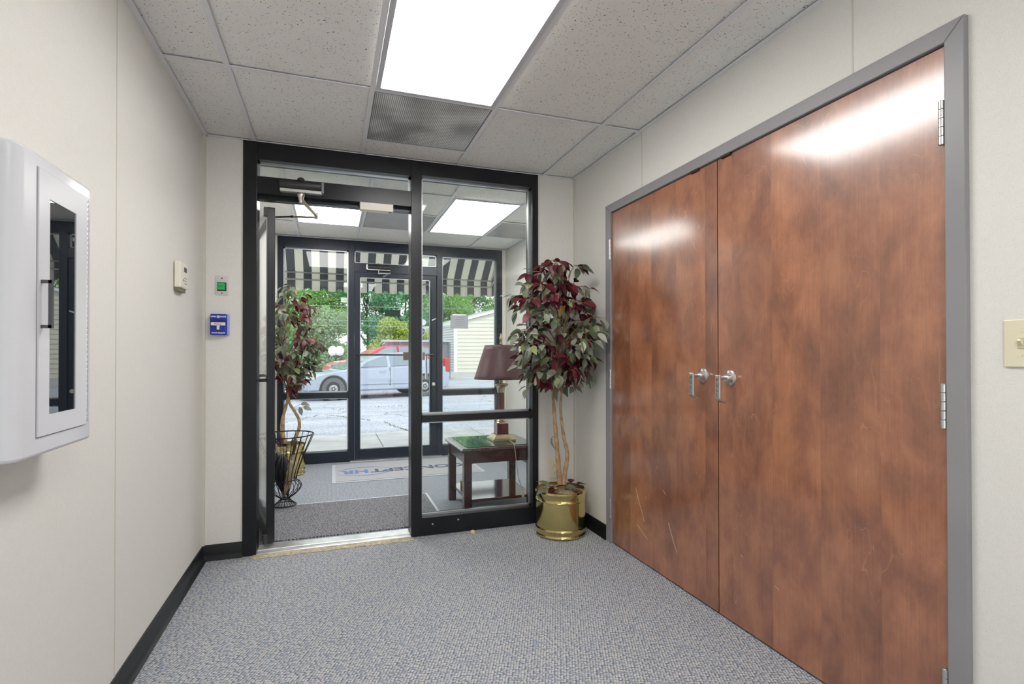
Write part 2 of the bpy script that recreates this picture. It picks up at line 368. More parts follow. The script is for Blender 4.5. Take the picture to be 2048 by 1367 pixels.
# baseboards (black rubber cove)
def cove(axis, a, b, wall, side, h=.088):
    """profile extruded along y (axis 'y') or x"""
    prof = [(0, 0), (.022, 0), (.017, .006), (.009, .016), (.006, .03), (.005, h-.004), (.002, h), (0, h)]
    m = MB(); n = len(prof); vs = []
    for t in (a, b):
        for u, z in prof:
            vs.append((wall+side*u, t, z) if axis == 'y' else (t, wall+side*u, z))
    m.add(vs, [tuple(range(n)), tuple(range(n, 2*n))]+[(i, (i+1) % n, n+(i+1) % n, n+i) for i in range(n)]); return m
struct('baseboard_left', cove('y', Y0, YB, XL, 1), M_base, 'black rubber cove base along the left wall', 'baseboard', smooth=60)
m = cove('x', XL, -.487, YB, -1); m2 = cove('x', 1.376, XR, YB, -1); m.add(m2.v, m2.f)
struct('baseboard_back', m, M_base, 'black rubber cove base on the partition', 'baseboard', smooth=60)
m = cove('y', D_far, YB, XR, -1); m2 = cove('y', Y0, D_near, XR, -1); m.add(m2.v, m2.f)
struct('baseboard_right', m, M_base, 'black rubber cove base along the right wall', 'baseboard', smooth=60)
struct('baseboard_side', cove('y', YB2, YF, XR2, -1), M_base, 'black rubber cove base in the entry', 'baseboard', smooth=60)
# vinyl panel joint strips
sm = mat('panel_joint_strip', (.62, .59, .52), .5)
def strip(name, a, b, lab): struct(name, MB().box(a, b), sm, lab, 'trim')
strip('trim_3', (XL, 2.118, .088), (XL+.0015, 2.124, H), 'thin vertical panel joint on the left wall')
strip('trim_4', (XR-.0015, 1.281, D_top), (XR, 1.287, H), 'vertical panel joint above the near wooden door')
strip('trim_5', (XR-.0015, 2.548, D_top), (XR, 2.554, H), 'vertical panel joint above the far wooden door')
strip('trim_6', (XL, YB-.016, .088), (XL+.012, YB, H), 'corner bead where left wall meets the partition')
strip('trim_7', (XR-.014, YB-.014, .088), (XR, YB, H), 'corner bead behind the artificial tree')
strip('trim_8', (XR2-.02, YF-.03, .088), (XR2, YF, H), 'corner bead at the right end of the entry')
strip('trim_9', (XR2-.003, 5.2, .088), (XR2, 5.235, H), 'vertical joint strip on the entry right wall')
strip('trim_10', (XR-.0015, .3, .088), (XR, .306, H), 'vertical panel joint at the right near the switch')

# ---------------------------------------------------------------- inner storefront
FR = thing('trim_11', (.44, YB, 0), 'black aluminium frame of the inner glass front', 'frame', kind='structure')
zt = 2.335
y0, y1 = YB-.012, YB2+.002
MB().box((-.487, y0, 0), (-.413, y1, H)).build('jamb', M_frame, FR, bevel=.002)
MB().box((.491, y0, 0), (.559, y1, H)).build('mullion', M_frame, FR, bevel=.002)
MB().box((1.332, y0, 0), (1.376, y1, H)).build('jamb', M_frame, FR, bevel=.002)
MB().box((-.413, y0, zt), (.491, y1, H)).build('header', M_frame, FR, bevel=.002)
MB().box((.559, y0, zt+.012), (1.332, y1, H)).build('header', M_frame, FR, bevel=.002)
MB().box((-.413, y0, 2.135), (.491, y1, 2.236)).build('transom_bar', M_frame, FR, bevel=.002)
MB().box((-.413, y0+.05, 2.112), (.491, y1-.02, 2.137)).build('door_stop', M_frame, FR, bevel=.001)
MB().box((.559, y0, 0), (1.332, y1, .118)).build('bottom_rail', M_frame, FR, bevel=.002)
MB().box((.559, y0, .738), (1.332, y1, .783)).build('middle_rail', M_frame, FR, bevel=.002)
def beads(x0, x1, z0, z1, yy, par, wd=.012, name='glazing_bead'):
    b = MB()
    b.box((x0, yy-.008, z0), (x0+wd, yy+.008, z1)); b.box((x1-wd, yy-.008, z0), (x1, yy+.008, z1)); b.box((x0, yy-.008, z0), (x1, yy+.008, z0+wd)); b.box((x0, yy-.008, z1-wd), (x1, yy+.008, z1))
    b.build(name, M_gasket, par)
def window(name, x0, x1, z0, z1, yy, lab):
    t = thing(name, ((x0+x1)/2, yy, z0), lab, 'window', kind='structure')
    MB().box((x0+.003, yy-.003, z0+.003), (x1-.003, yy+.003, z1-.003)).build('pane', M_glass, t)
    beads(x0, x1, z0, z1, yy, t); return t
YG = YB+.045
window('window_1', .559, 1.332, .783, zt+.012, YG, 'tall upper glass pane beside the open inner doorway')
window('window_2', .559, 1.332, .118, .738, YG, 'low glass pane in front of the side table')
window('window_3', -.413, .491, 2.236, zt, YG, 'shallow transom glass above the open doorway')
wr_t = thing('added_window', (.49, Y0-.06, 0), 'unseen rear glass front added behind the camera to light the ceiling', 'window', kind='structure')  # unseen glazing added so that daylight brightens the ceiling
b = MB()
for x in (XL+.08, .46, XR-.13): b.box((x, Y0-.09, 0), (x+.05, Y0-.03, 2.30))
b.box((XL+.08, Y0-.09, 2.25), (XR-.08, Y0-.03, 2.30)); b.box((XL+.08, Y0-.09, 0), (XR-.08, Y0-.03, .06))
b.build('frame', M_frame, wr_t)
MB().box((XL+.13, Y0-.063, .06), (XR-.13, Y0-.057, 2.25)).build('pane', M_glass, wr_t)
# screw heads on the bottom rail
for x, z in ((.63, .072), (.80, .085)):
    MB().lathe([(.006, -.004), (.004, -.006)], (x, y0, z), 10, axis='y').build('rail_screw', M_alum, FR)
# threshold
th = struct('trim_12', MB().box((-.413, YB-.012, 0), (.491, YB2+.03, .009)).box((-.413, YB+.03, .009), (.491, YB+.07, .016)), M_alum, 'aluminium threshold plate in the open inner doorway', 'threshold', bevel=.002)
struct('trim_13', MB().box((-.43, YB-.075, 0), (.50, YB-.012, .004)), mat('glue_stained_edge', (.45, .40, .28), .8, var=(40, .4), bump=(60, .6, .002)), 'stained strip of adhesive along the threshold', 'threshold')

# open door leaf (hinged at the left jamb, swung into the entry)
DA = math.radians(103)
DL = thing('door_1', (-.372, YB2+.022, 0), 'open black framed glass door swung into the entry', 'door', kind='structure', rz=DA)
lw, lh, lt = .87, 2.095, .045
def lp(mb, name, m, **k):
    o = mb.build(name, m, **k); o.parent = DL; o.location = (0, 0, 0); return o
lp(MB().box((0, -lt, .012), (.052, 0, lh)), 'hinge_stile', M_frame, bevel=.002)
lp(MB().box((lw-.052, -lt, .012), (lw, 0, lh)), 'lock_stile', M_frame, bevel=.002)
lp(MB().box((.052, -lt, .012), (lw-.052, 0, .11)), 'bottom_rail', M_frame, bevel=.002)
lp(MB().box((.052, -lt, lh-.06), (lw-.052, 0, lh)), 'top_rail', M_frame, bevel=.002)
lp(MB().box((.052, -lt/2-.003, .11), (lw-.052, -lt/2+.003, lh-.06)), 'glass_pane', M_glass)
lp(MB().tube([(.03, .0, 1.02), (.03, .05, 1.02), (lw-.03, .05, 1.02), (lw-.03, 0, 1.02)], .010, 8), 'push_bar', M_frame, smooth=True)
lp(MB().box((-.03, .0, .02), (.0, .022, .075)).box((-.03, .0, 2.03), (.0, .022, 2.085)), 'pivot_hinge', M_dark, bevel=.002)

# door closer on the transom bar
DC = thing('door_closer', (-.17, y0, 2.18), 'black door closer with folding arm above the open doorway', 'door closer')
yc = y0-.032
DCb = MB().lathe([(.004, -.13), (.024, -.128), (.028, -.12), (.028, .10), (.024, .108)], (-.16, yc, 2.193), 20, axis='x')
DCb.box((-.285, yc-.012, 2.165), (-.05, y0, 2.215))
DCb.build('body', M_dark, DC, smooth=40)
MB().box((-.285, yc-.016, 2.148), (-.052, y0, 2.164)).build('base_plate', M_alum, DC, bevel=.001)
b = MB().box((-.055, yc-.028, 2.150), (-.040, y0, 2.215)); b.build('end_cap', mat('grey_end_cap', (.22, .22, .23), .35, .6), DC, bevel=.002)
for z in (2.165, 2.197): MB().lathe([(.009, -.003), (.006, -.003), (.006, .004)], (-.037, yc-.012, z), 12, axis='x').build('adjusting_screw', M_dark, DC)
MB().lathe([(.021, 0), (.021, .012), (.013, .02), (.002, .023)], (-.17, yc, 2.218), 18).build('spindle_cap', M_dark, DC, smooth=50)
MB().lathe([(.02, 0), (.024, -.01), (.024, -.02), (.014, -.034), (.012, -.06)], (-.17, yc, 2.148), 18).build('knuckle', M_steel, DC, smooth=50)
elbow = Vector((-.094, 3.77, 2.118))
A = Vector((-.17, yc, 2.112))
d = (elbow-A).normalized(); n_ = Vector((-d.y, d.x, 0)).normalized()
poly = [A+n_*.016, A-n_*.016, elbow-n_*.010, elbow+n_*.010]
b = MB(); b.add([p+Vector((0, 0, -.004)) for p in poly]+[p+Vector((0, 0, .004)) for p in poly], [(3, 2, 1, 0), (4, 5, 6, 7), (0, 1, 5, 4), (1, 2, 6, 5), (2, 3, 7, 6), (3, 0, 4, 7)]); b.build('main_arm', M_antbrass, DC, bevel=.001)
MB().lathe([(.012, -.02), (.012, .018), (.005, .02)], tuple(elbow), 14).build('elbow_joint', M_steel, DC, smooth=40)
end = Vector((-.375, 3.83, 2.10))
MB().tube([elbow+Vector((0, 0, -.012)), elbow.lerp(end, .55)], .0075, 10).build('forearm', M_antbrass, DC, smooth=True)
MB().tube([elbow.lerp(end, .52), elbow.lerp(end, .56), elbow.lerp(end, .58), end], [.009, .009, .0055, .0055], 10).build('forearm_rod', M_dark, DC, smooth=True)
MB().box(end+Vector((-.045, -.022, -.045)), end+Vector((.008, .022, .008))).build('door_shoe', M_dark, DC, bevel=.003)
ML = thing('magnetic_lock', (.27, y0, 2.09), 'cream magnetic lock box under the transom bar', 'door lock')
MB().box((.172, y0-.01, 2.088), (.376, y0+.05, 2.135)).build('housing', M_offwhite, ML, bevel=.003)
MB().box((.168, y0-.006, 2.134), (.38, y0+.05, 2.142)).build('mounting_plate', M_frame, ML)
MB().box((.35, y0, 2.082), (.366, y0+.01, 2.089)).build('status_light', M_dark, ML)

# ---------------------------------------------------------------- outer storefront
FO = thing('trim_14', (.71, YF, 0), 'black aluminium frame of the outer glass front', 'frame', kind='structure')
yo, yp = YF, YF+.11
M_frame2 = mat('black_anodized_aluminium_outer', (.012, .019, .034), .32, 0, spec=.45)
for nm, x0, x1 in (('jamb', -.535, -.476), ('mullion', .183, .248), ('mullion', 1.168, 1.232), ('jamb', 1.893, 1.966)):
    MB().box((x0, yo, 0), (x1, yp, H)).build(nm, M_frame2, FO, bevel=.002)
for x0, x1, a in ((-.476, .183, 2.328), (.248, 1.168, 2.335), (1.232, 1.893, 2.328)):
    MB().box((x0, yo, a), (x1, yp, H)).build('header', M_frame2, FO, bevel=.002)
MB().box((.248, yo, 2.095), (1.168, yp, 2.195)).build('transom_bar', M_frame2, FO, bevel=.002)
for x0, x1 in ((-.476, .183), (1.232, 1.893)):
    MB().box((x0, yo, 0), (x1, yp, .118)).build('bottom_rail', M_frame2, FO, bevel=.002)
    MB().box((x0, yo, .703), (x1, yp, .765)).build('middle_rail', M_frame2, FO, bevel=.002)
yg = YF+.055
window('window_4', -.476, .183, .765, 2.328, yg, 'upper glass pane left of the outer door behind the red tree')
window('window_5', -.476, .183, .118, .703, yg, 'lower glass pane left of the outer door')
window('window_6', 1.232, 1.893, .765, 2.328, yg, 'upper glass pane right of the outer door with the paper notice')
window('window_7', 1.232, 1.893, .118, .703, yg, 'lower glass pane right of the outer door behind the table')
window('window_8', .248, 1.168, 2.195, 2.335, yg, 'shallow transom glass above the outer door')
OD = thing('door_2', (.708, YF+.03, 0), 'closed black framed glass outer door with push bar', 'door', kind='structure')
a0, a1, ya, yb = .251, 1.165, YF+.02, YF+.065
MB().box((a0, ya, .012), (.307, yb, 2.09)).build('stile', M_frame2, OD, bevel=.002)
MB().box((1.090, ya, .012), (a1, yb, 2.09)).build('stile', M_frame2, OD, bevel=.002)
MB().box((.307, ya, .012), (1.090, yb, .125)).build('bottom_rail', M_frame2, OD, bevel=.002)
MB().box((.307, ya, 2.043), (1.090, yb, 2.09)).build('top_rail', M_frame2, OD, bevel=.002)
MB().box((.307, ya+.018, .125), (1.090, ya+.024, 2.043)).build('pane', M_glass, OD)
beads(.307, 1.090, .125, 2.043, ya+.021, OD, .008)
MB().tube([(.28, ya, 1.175), (.28, ya-.045, 1.175), (1.12, ya-.045, 1.175), (1.12, ya, 1.175)], .009, 8).build('push_bar', M_frame, OD, smooth=True)
MB().box((.775, ya-.06, 1.115), (1.02, ya-.052, 1.205)).build('push_plate', mat('brown_push_plate', (.16, .11, .09), .35, .3), OD, bevel=.002)
MB().tube([(1.062, yb, 1.18), (1.062, yb+.05, 1.18), (1.062, yb+.05, .90), (1.062, yb, .90)], .014, 8).build('pull_handle', M_alum, OD, smooth=True)
MB().lathe([(.02, 0), (.02, -.012), (.009, -.013), (.009, -.016), (.002, -.016)], (1.13, ya, .835), 18, axis='y').build('lock_cylinder', mat('pale_lock_cylinder', (.8, .82, .75), .3, .4), OD, smooth=40)
MB().add([(1.11, ya-.001, 1.57), (1.13, ya-.001, 1.578), (1.16, ya-.001, 1.592), (1.162, ya-.001, 1.60), (1.135, ya-.001, 1.594), (1.113, ya-.001, 1.585)], [(0, 1, 2, 3, 4, 5)]).build('scrap_of_tape', mat('paper', (.85, .86, .88), .8), OD)
struct('trim_15', MB().box((.20, YF-.06, 0), (1.22, YF+.1, .012)), M_alum, 'aluminium threshold plate under the outer door', 'threshold', bevel=.002)
OC = thing('door_closer', (.50, YF, 2.13), 'black door closer mounted over the closed outer door', 'door closer')
MB().lathe([(.004, -.13), (.024, -.128), (.026, -.12), (.026, .12), (.022, .128)], (.505, YF-.03, 2.150), 20, axis='x').build('body', M_dark, OC, smooth=40)
MB().box((.375, YF-.04, 2.118), (.63, YF, 2.13)).build('base_plate', M_steel, OC)
MB().box((.370, YF-.055, 2.118), (.386, YF, 2.178)).build('end_cap', M_alum, OC, bevel=.002)
MB().lathe([(.018, 0), (.018, .012), (.002, .02)], (.505, YF-.03, 2.176), 14).build('spindle_cap', M_dark, OC, smooth=40)
MB().tube([(.505, YF-.03, 2.12), (.505, YF-.03, 2.085), (.62, YF-.12, 2.08), (.56, YF+.01, 2.06)], .010, 8).build('main_arm', M_steel, OC, smooth=True)

# ---------------------------------------------------------------- lights and vents in the ceiling
def diffuser_mat(name, e):
    m, t, b = new_mat(name); b.inputs['Base Color'].default_value = (.8, .8, .8, 1)
    b.inputs['Emission Color'].default_value = (1, .985, .965, 1); b.inputs['Emission Strength'].default_value = e; return m
M_dif1, M_dif2 = diffuser_mat('lit_diffuser', LIGHT_MAIN), diffuser_mat('lit_diffuser_entry', LIGHT_ENTRY)
def troffer(x0, x1, y0_, y1_, m, label):
    t = thing('ceiling_light', ((x0+x1)/2, (y0_+y1_)/2, H), label, 'ceiling light')
    f = MB(); wd = .022; z0, z1 = H-.004, H+.004
    f.box((x0, y0_, z0), (x0+wd, y1_, z1)); f.box((x1-wd, y0_, z0), (x1, y1_, z1)); f.box((x0+wd, y0_, z0), (x1-wd, y0_+wd, z1)); f.box((x0+wd, y1_-wd, z0), (x1-wd, y1_, z1))
    f.build('frame', mat('troffer_frame', (.55, .56, .60), .4), t, bevel=.001)
    MB().box((x0+wd, y0_+wd, H), (x1-wd, y1_-wd, H+.004)).build('diffuser', m, t)
    return t
troffer(.20, .787, 1.352, 2.547, M_dif1, 'large lit rectangular ceiling light nearest the camera')
troffer(.20, .787, -1.088, .108, M_dif1, 'lit ceiling light behind the camera')
troffer(-.31, .275, 4.128, 5.352, M_dif2, 'left lit ceiling light of the entry above the basket')
troffer(.94, 1.535, 4.128, 5.352, M_dif2, 'right lit ceiling light of the entry above the table')
def ribbed():
    m, t, b = new_mat('ribbed_grille'); tc_ = N(t, 'ShaderNodeTexCoord').outputs['Object']
    wv = N(t, 'ShaderNodeTexWave'); wv.inputs['Scale'].default_value = 33; wv.wave_type = 'BANDS'; wv.bands_direction = 'X'
    t.links.new(tc_, wv.inputs['Vector'])
    n = N(t, 'ShaderNodeTexNoise'); n.inputs['Scale'].default_value = 4; n.inputs['Detail'].default_value = 1; t.links.new(tc_, n.inputs['Vector'])
    r = ramp(t, [(.35, (.42, .42, .42)), (.62, (.92, .92, .92))]); t.links.new(n.outputs[0], r.inputs[0])
    r2 = ramp(t, [(.2, (.35, .35, .35)), (.7, (1, 1, 1))]); t.links.new(wv.outputs[0], r2.inputs[0])
    t.links.new(mixc(t, 1.0, r.outputs[0], r2.outputs[0], 'MULTIPLY'), b.inputs['Base Color']); b.inputs['Roughness'].default_value = .3
    bp = N(t, 'ShaderNodeBump'); bp.inputs['Strength'].default_value = .6; bp.inputs['Distance'].default_value = .003; t.links.new(wv.outputs[0], bp.inputs['Height']); t.links.new(bp.outputs[0], b.inputs['Normal'])
    return m
M_rib = ribbed()
def vent(x0, x1, y0_, y1_, m, label):
    t = thing('ceiling_vent', ((x0+x1)/2, (y0_+y1_)/2, H), label, 'ceiling vent')
    f = MB(); wd = .004; z0, z1 = H+.0005, H+.005
    f.box((x0, y0_, z0), (x0+wd, y1_, z1)); f.box((x1-wd, y0_, z0), (x1, y1_, z1)); f.box((x0+wd, y0_, z0), (x1-wd, y0_+wd, z1)); f.box((x0+wd, y1_-wd, z0), (x1-wd, y1_, z1))
    f.build('frame', M_gridside, t)  # dark rim painted as the shadow line beside the tees
    MB().box((x0+wd, y0_+wd, H+.001), (x1-wd, y1_-wd, H+.005)).build('ribbed_panel', m, t)
vent(.199, .787, 2.573, 3.157, M_rib, 'ribbed grey ceiling panel right beyond the nearest ceiling light')
M_ventgrey = mat('grey_lens_panel', (.42, .41, .41), .35, var=(3, .12))
vent(.301, .912, 4.758, 5.352, M_ventgrey, 'plain grey ceiling panel between the two entry lights')
vent(1.561, XR2-.022, 4.758, 5.352, M_ventgrey, 'plain grey ceiling panel at the right wall of the entry')

# ---------------------------------------------------------------- wooden double doors
CS = thing('trim_16', (XR, 1.94, 0), 'grey steel casing around the wooden double doors', 'door frame', kind='structure')
cx0, cx1 = XR-.017, XR+.06
def casing(poly, name):
    MB().prism(poly, cx0, cx1, axis='x').build(name, M_casing, CS, bevel=.003)
casing([(D_far, 0), (D_far, D_top), (D_far-.060, D_top-.053), (D_far-.060, 0)], 'jamb')
casing([(D_near, 0), (D_near, D_top), (D_near+.052, D_top-.053), (D_near+.052, 0)], 'jamb')
casing([(D_far, D_top), (D_near, D_top), (D_near+.052, D_top-.053), (D_far-.060, D_top-.053)], 'head')
for yy in (2.085, 1.875): MB().box((XR-.016, yy-.03, 2.056), (XR+.0, yy+.03, 2.070)).build('catch', mat('bronze_catch', (.05, .035, .025), .5, .5), CS, bevel=.003)
def hinge(par, yy, z0, z1, side):
    b = MB(); n = 5; h = (z1-z0)/n
    for k in range(n):
        b.lathe([(.0055, z0+k*h), (.0075, z0+k*h+.0015), (.0075, z0+(k+1)*h-.0015), (.0055, z0+(k+1)*h)], (XR-.014, yy, 0), 14)
    b.box((XR-.012, yy, z0), (XR+.006, yy-side*.006, z1))
    b.build('hinge', M_steel, par, smooth=40)
def lever(par, yy, zz):
    h = MB().lathe([(.0, -.014), (.012, -.016), (.026, -.013), (.034, -.008), (.0355, -.003), (.0355, 0)], (XR, yy, zz), 36, axis='x', caps=False)
    h.build('rose', M_steel, par, smooth=30)
    xo = XR-.070
    MB().lathe([(.0165, -.022), (.019, -.018), (.019, 0)], (XR-.010, yy, zz), 24, axis='x').tube([(XR-.02, yy, zz), (xo+.004, yy, zz)], .0085, 12).build('neck', M_steel, par, smooth=40)
    w_ = .0145
    prof = [(xo-.004, zz+.012), (xo+.005, zz+.014), (xo+.006, zz-.088), (xo+.036, zz-.108), (xo+.036, zz-.112), (xo-.001, zz-.098), (xo-.005, zz-.088)]
    mb = MB(); n = len(prof)
    mb.add([(x, yy-w_, z) for x, z in prof]+[(x, yy+w_, z) for x, z in prof], [tuple(range(n)), tuple(range(n, 2*n))[::-1]]+[(i, (i+1) % n, n+(i+1) % n, n+i) for i in range(n)])
    pd = mb.build('paddle', M_steel, par, bevel=.002)
    for i, ch in enumerate('PULL'):
        text('letter', ch, .024, mat('engraved_grey', (.10, .10, .10), .5), pd, (xo-.0052, yy, zz-.010-i*.0215), R_RIGHT, ext=.0004)
L1 = thing('door_3', (XR, 2.4, 0), 'far leaf of the dark reddish wooden double doors', 'door', kind='structure')
L2 = thing('door_4', (XR, 1.47, 0), 'near leaf of the dark reddish wooden double doors', 'door', kind='structure')
ld = XR-.004
MB().box((ld, 1.9395, .008), (ld+.044, 2.8785, 2.0615)).build('leaf', wood_material('stained_birch_far', 1.0), L1, bevel=.0006, seg=1)
MB().box((ld, 1.0015, .008), (ld+.044, 1.9335, 2.0615)).build('leaf', wood_material('stained_birch_near', 2.3), L2, bevel=.0006, seg=1)
for z0, z1 in ((1.772, 1.898), (.965, 1.085), (.155, .28)):
    hinge(L1, 2.889, z0, z1, -1)
for z0, z1 in ((1.777, 1.905), (.966, 1.094), (.155, .283)):
    hinge(L2, 1.006, z0, z1, 1)
lever(L1, 2.036, 1.079); lever(L2, 1.86, 1.075)
# scratches in the far leaf
b = MB()
for pts in ([(2.62, .41), (2.58, .33), (2.53, .24)], [(2.60, .20), (2.5, .15)], [(2.36, .46), (2.33, .44)], [(2.31, .30), (2.27, .22), (2.24, .17)], [(1.80, .32), (1.79, .31)], [(1.62, .26), (1.60, .255)]):
    b.tube([(ld-.0002, y, z) for y, z in pts], .0007, 4)
b.build('scratch', mat('pale_scratch', (.7, .55, .42), .7), L1)

# ---------------------------------------------------------------- wall devices
sw = thing('light_switch', (XR, .83, 1.206), 'ivory toggle light switch right of the wooden doors', 'light switch')
MB().box((XR-.006, .79, 1.145), (XR, .868, 1.267)).build('plate', M_cream, sw, bevel=.002)
MB().box((XR-.0075, .824, 1.193), (XR-.004, .838, 1.220)).build('toggle_slot', mat('ivory_shadow', (.55, .48, .30), .5), sw)
b = MB(); b.add([(XR-.006, .826, 1.197), (XR-.006, .836, 1.197), (XR-.006, .836, 1.214), (XR-.006, .826, 1.214), (XR-.018, .8275, 1.212), (XR-.018, .8345, 1.212), (XR-.016, .8345, 1.218), (XR-.016, .8275, 1.218)],
     [(0, 1, 5, 4), (1, 2, 6, 5), (2, 3, 7, 6), (3, 0, 4, 7), (4, 5, 6, 7)]); b.build('toggle', M_cream, sw, bevel=.0008)
for z in (1.176, 1.236): MB().lathe([(.0035, -.0075), (.0035, -.006)], (XR, .831, z), 12, axis='x').build('screw', M_cream, sw)
ou = thing('power_outlet', (1.505, YB, .365), 'ivory duplex outlet low on the partition behind the tree trunk', 'power outlet')
MB().box((1.468, YB-.006, .300), (1.546, YB, .430)).build('plate', M_cream, ou, bevel=.002)
for z in (.337, .393):
    MB().lathe([(.017, -.009), (.018, -.006)], (1.507, YB, z), 20, axis='y', scale=(.85, 1)).build('socket', M_cream, ou)
    MB().box((1.499, YB-.0098, z), (1.501, YB-.0088, z+.009)).box((1.512, YB-.0098, z+.001), (1.514, YB-.0088, z+.008)).box((1.505, YB-.0098, z-.009), (1.509, YB-.0088, z-.005)).build('slot', M_ink, ou)
xb = thing('exit_button', (-.597, YB, 1.58), 'green EXIT push button on a steel plate', 'exit button')
MB().box((-.632, YB-.004, 1.525), (-.562, YB, 1.637)).build('plate', M_steel, xb, bevel=.0012)
MB().box((-.622, YB-.012, 1.548), (-.573, YB-.003, 1.598)).build('bezel', M_dark, xb, bevel=.003)
MB().box((-.619, YB-.020, 1.554), (-.580, YB-.010, 1.594)).build('button', mat('green_button', (0, .36, .07), .35, emit=(0, .5, .1), es=.12), xb, bevel=.003)
text('lettering', 'EXIT', .014, M_ink, xb, (-.5995, YB-.0203, 1.573), R_BACK)
for z in (1.622, 1.536): MB().lathe([(.004, -.0055), (.004, -.004)], (-.597, YB, z), 12, axis='y').build('screw', M_dark, xb)
pb = thing('pull_station', (-.605, YB, 1.353), 'blue OPEN DOOR pull station with white T handle', 'pull station')
M_blue = mat('blue_plastic', (.008, .03, .36), .3); M_lblue = mat('clear_blue_housing', (.35, .42, .75), .25)
MB().box((-.650, YB-.018, 1.290), (-.556, YB, 1.414)).build('back_box', M_lblue, pb, bevel=.010, seg=3)
MB().box((-.652, YB-.036, 1.292), (-.566, YB-.016, 1.413)).build('cover', M_blue, pb, bevel=.008, seg=3)
MB().box((-.646, YB-.0375, 1.366), (-.572, YB-.035, 1.382)).build('recess', mat('deep_blue', (.004, .008, .12), .5), pb)
MB().box((-.645, YB-.047, 1.346), (-.573, YB-.034, 1.364)).box((-.616, YB-.044, 1.322), (-.602, YB-.034, 1.347)).build('pull_handle', mat('white_plastic', (.82, .82, .84), .35), pb, bevel=.002)
MB().lathe([(.0, -.0395), (.008, -.039), (.009, -.036)], (-.609, YB, 1.397), 16, axis='y', caps=False).build('key_lock', M_steel, pb, smooth=40)
MB().lathe([(.013, -.038), (.013, -.034)], (-.609, YB, 1.320), 16, axis='y', scale=(.4, 1)).build('finger_recess', M_dark, pb)
M_wh = mat('white_ink', (.8, .85, 1), .6)
text('lettering', 'OPEN', .0105, M_wh, pb, (-.634, YB-.0365, 1.397), R_BACK, .0003)
text('lettering', 'DOOR', .0105, M_wh, pb, (-.584, YB-.0365, 1.397), R_BACK, .0003)
text('lettering', 'PULL', .017, M_red, pb, (-.609, YB-.0475, 1.355), R_BACK)
text('lettering', 'DOOR RELEASE', .0098, M_wh, pb, (-.609, YB-.0365, 1.304), R_BACK, .0003)
kp = thing('alarm_keypad', (XL, 2.87, 1.56), 'off-white alarm keypad on the left wall near the corner', 'keypad')
MB().box((XL+.003, 2.805, 1.495), (XL+.030, 2.935, 1.618)).build('case', M_offwhite, kp, bevel=.005, seg=3)
MB().box((XL, 2.812, 1.478), (XL+.022, 2.93, 1.50)).build('shadow_block', mat('keypad_shadow', (.2, .18, .12), .6), kp, bevel=.003)  # shade under the keypad put in as a dark block
MB().box((XL+.0295, 2.868, 1.575), (XL+.031, 2.912, 1.597)).build('display', M_dark, kp)
b = MB()
for r_ in range(3):
    for c_ in range(4): b.box((XL+.0295, 2.868+c_*.013, 1.543-r_*.013), (XL+.0308, 2.876+c_*.013, 1.548-r_*.013))
b.build('key_pad', mat('grey_keys', (.35, .35, .33), .5), kp)
MB().box((XL+.0295, 2.846, 1.528), (XL+.0308, 2.856, 1.538)).build('status_window', M_dark, kp)

# wall cabinet with glazed door (left edge of the view)
cb = thing('wall_cabinet', (XL, 1.48, 1.28), 'white metal cabinet with a narrow glazed door on the left wall', 'cabinet')
cy0, cy1, cz0, cz1, cxf = 1.305, 1.648, .962, 1.612, -.592
M_int = mat('cabinet_interior', (.02, .02, .022), .6)
prof = [(XL, cy0)]
for k in range(7):
    a = PI/2*k/6; prof.append((cxf-.028+.028*math.sin(a), cy0+.028-.028*math.cos(a)))
for k in range(4):
    a = PI/2*k/3; prof.append((cxf-.008+.008*math.cos(a), cy1-.008+.008*math.sin(a)))
prof.append((XL, cy1))
b = MB(); gy0, gy1, gz0, gz1 = 1.428, 1.556, 1.048, 1.524
b.prism(prof, cz0, cz1)
b.build('body', M_white, cb, smooth=35, bevel=.008, seg=3)
dr = MB(); dx = cxf+.0035
for (a_, b_, c_, d_) in ((1.382, gy0, 1.004, 1.580), (gy1, 1.614, 1.004, 1.580), (gy0, gy1, 1.004, gz0), (gy0, gy1, gz1, 1.580)):
    dr.box((cxf-.002, a_, c_), (dx, b_, d_))
dr.box((cxf-.0018, 1.3795, 1.0015), (cxf+.0004, 1.382, 1.5825), 1).box((cxf-.0018, 1.614, 1.0015), (cxf+.0004, 1.6165, 1.5825), 1).box((cxf-.0018, 1.382, 1.580), (cxf+.0004, 1.614, 1.5825), 1).box((cxf-.0018, 1.382, 1.0015), (cxf+.0004, 1.614, 1.004), 1)
door = dr.build('door', [M_white, mat('gap_grey', (.25, .25, .26), .7)], cb)
pane_m = mat('dark_reflective_pane', (.012, .014, .018), .0, ior=2.1, spec=.7)
MB().box((cxf-.0005, gy0, gz0), (cxf+.0012, gy1, gz1)).build('glass_pane', pane_m, cb)
hn = MB().box((dx, 1.390, 1.334), (dx+.019, 1.398, 1.341)).box((dx, 1.390, 1.237), (dx+.019, 1.398, 1.244)).box((dx+.013, 1.390, 1.237), (dx+.020, 1.398, 1.341))
hn.build('handle', mat('dark_pewter', (.10, .10, .11), .3, .7), cb, smooth=40)
b = MB()
for k in range(46): b.lathe([(.0022, 1.01+k*.0124), (.0028, 1.012+k*.0124), (.0028, 1.0195+k*.0124), (.0022, 1.0215+k*.0124)], (cxf+.002, 1.6185, 0), 8)
b.build('piano_hinge', mat('hinge_grey', (.6, .6, .62), .3, .6), cb, smooth=40)

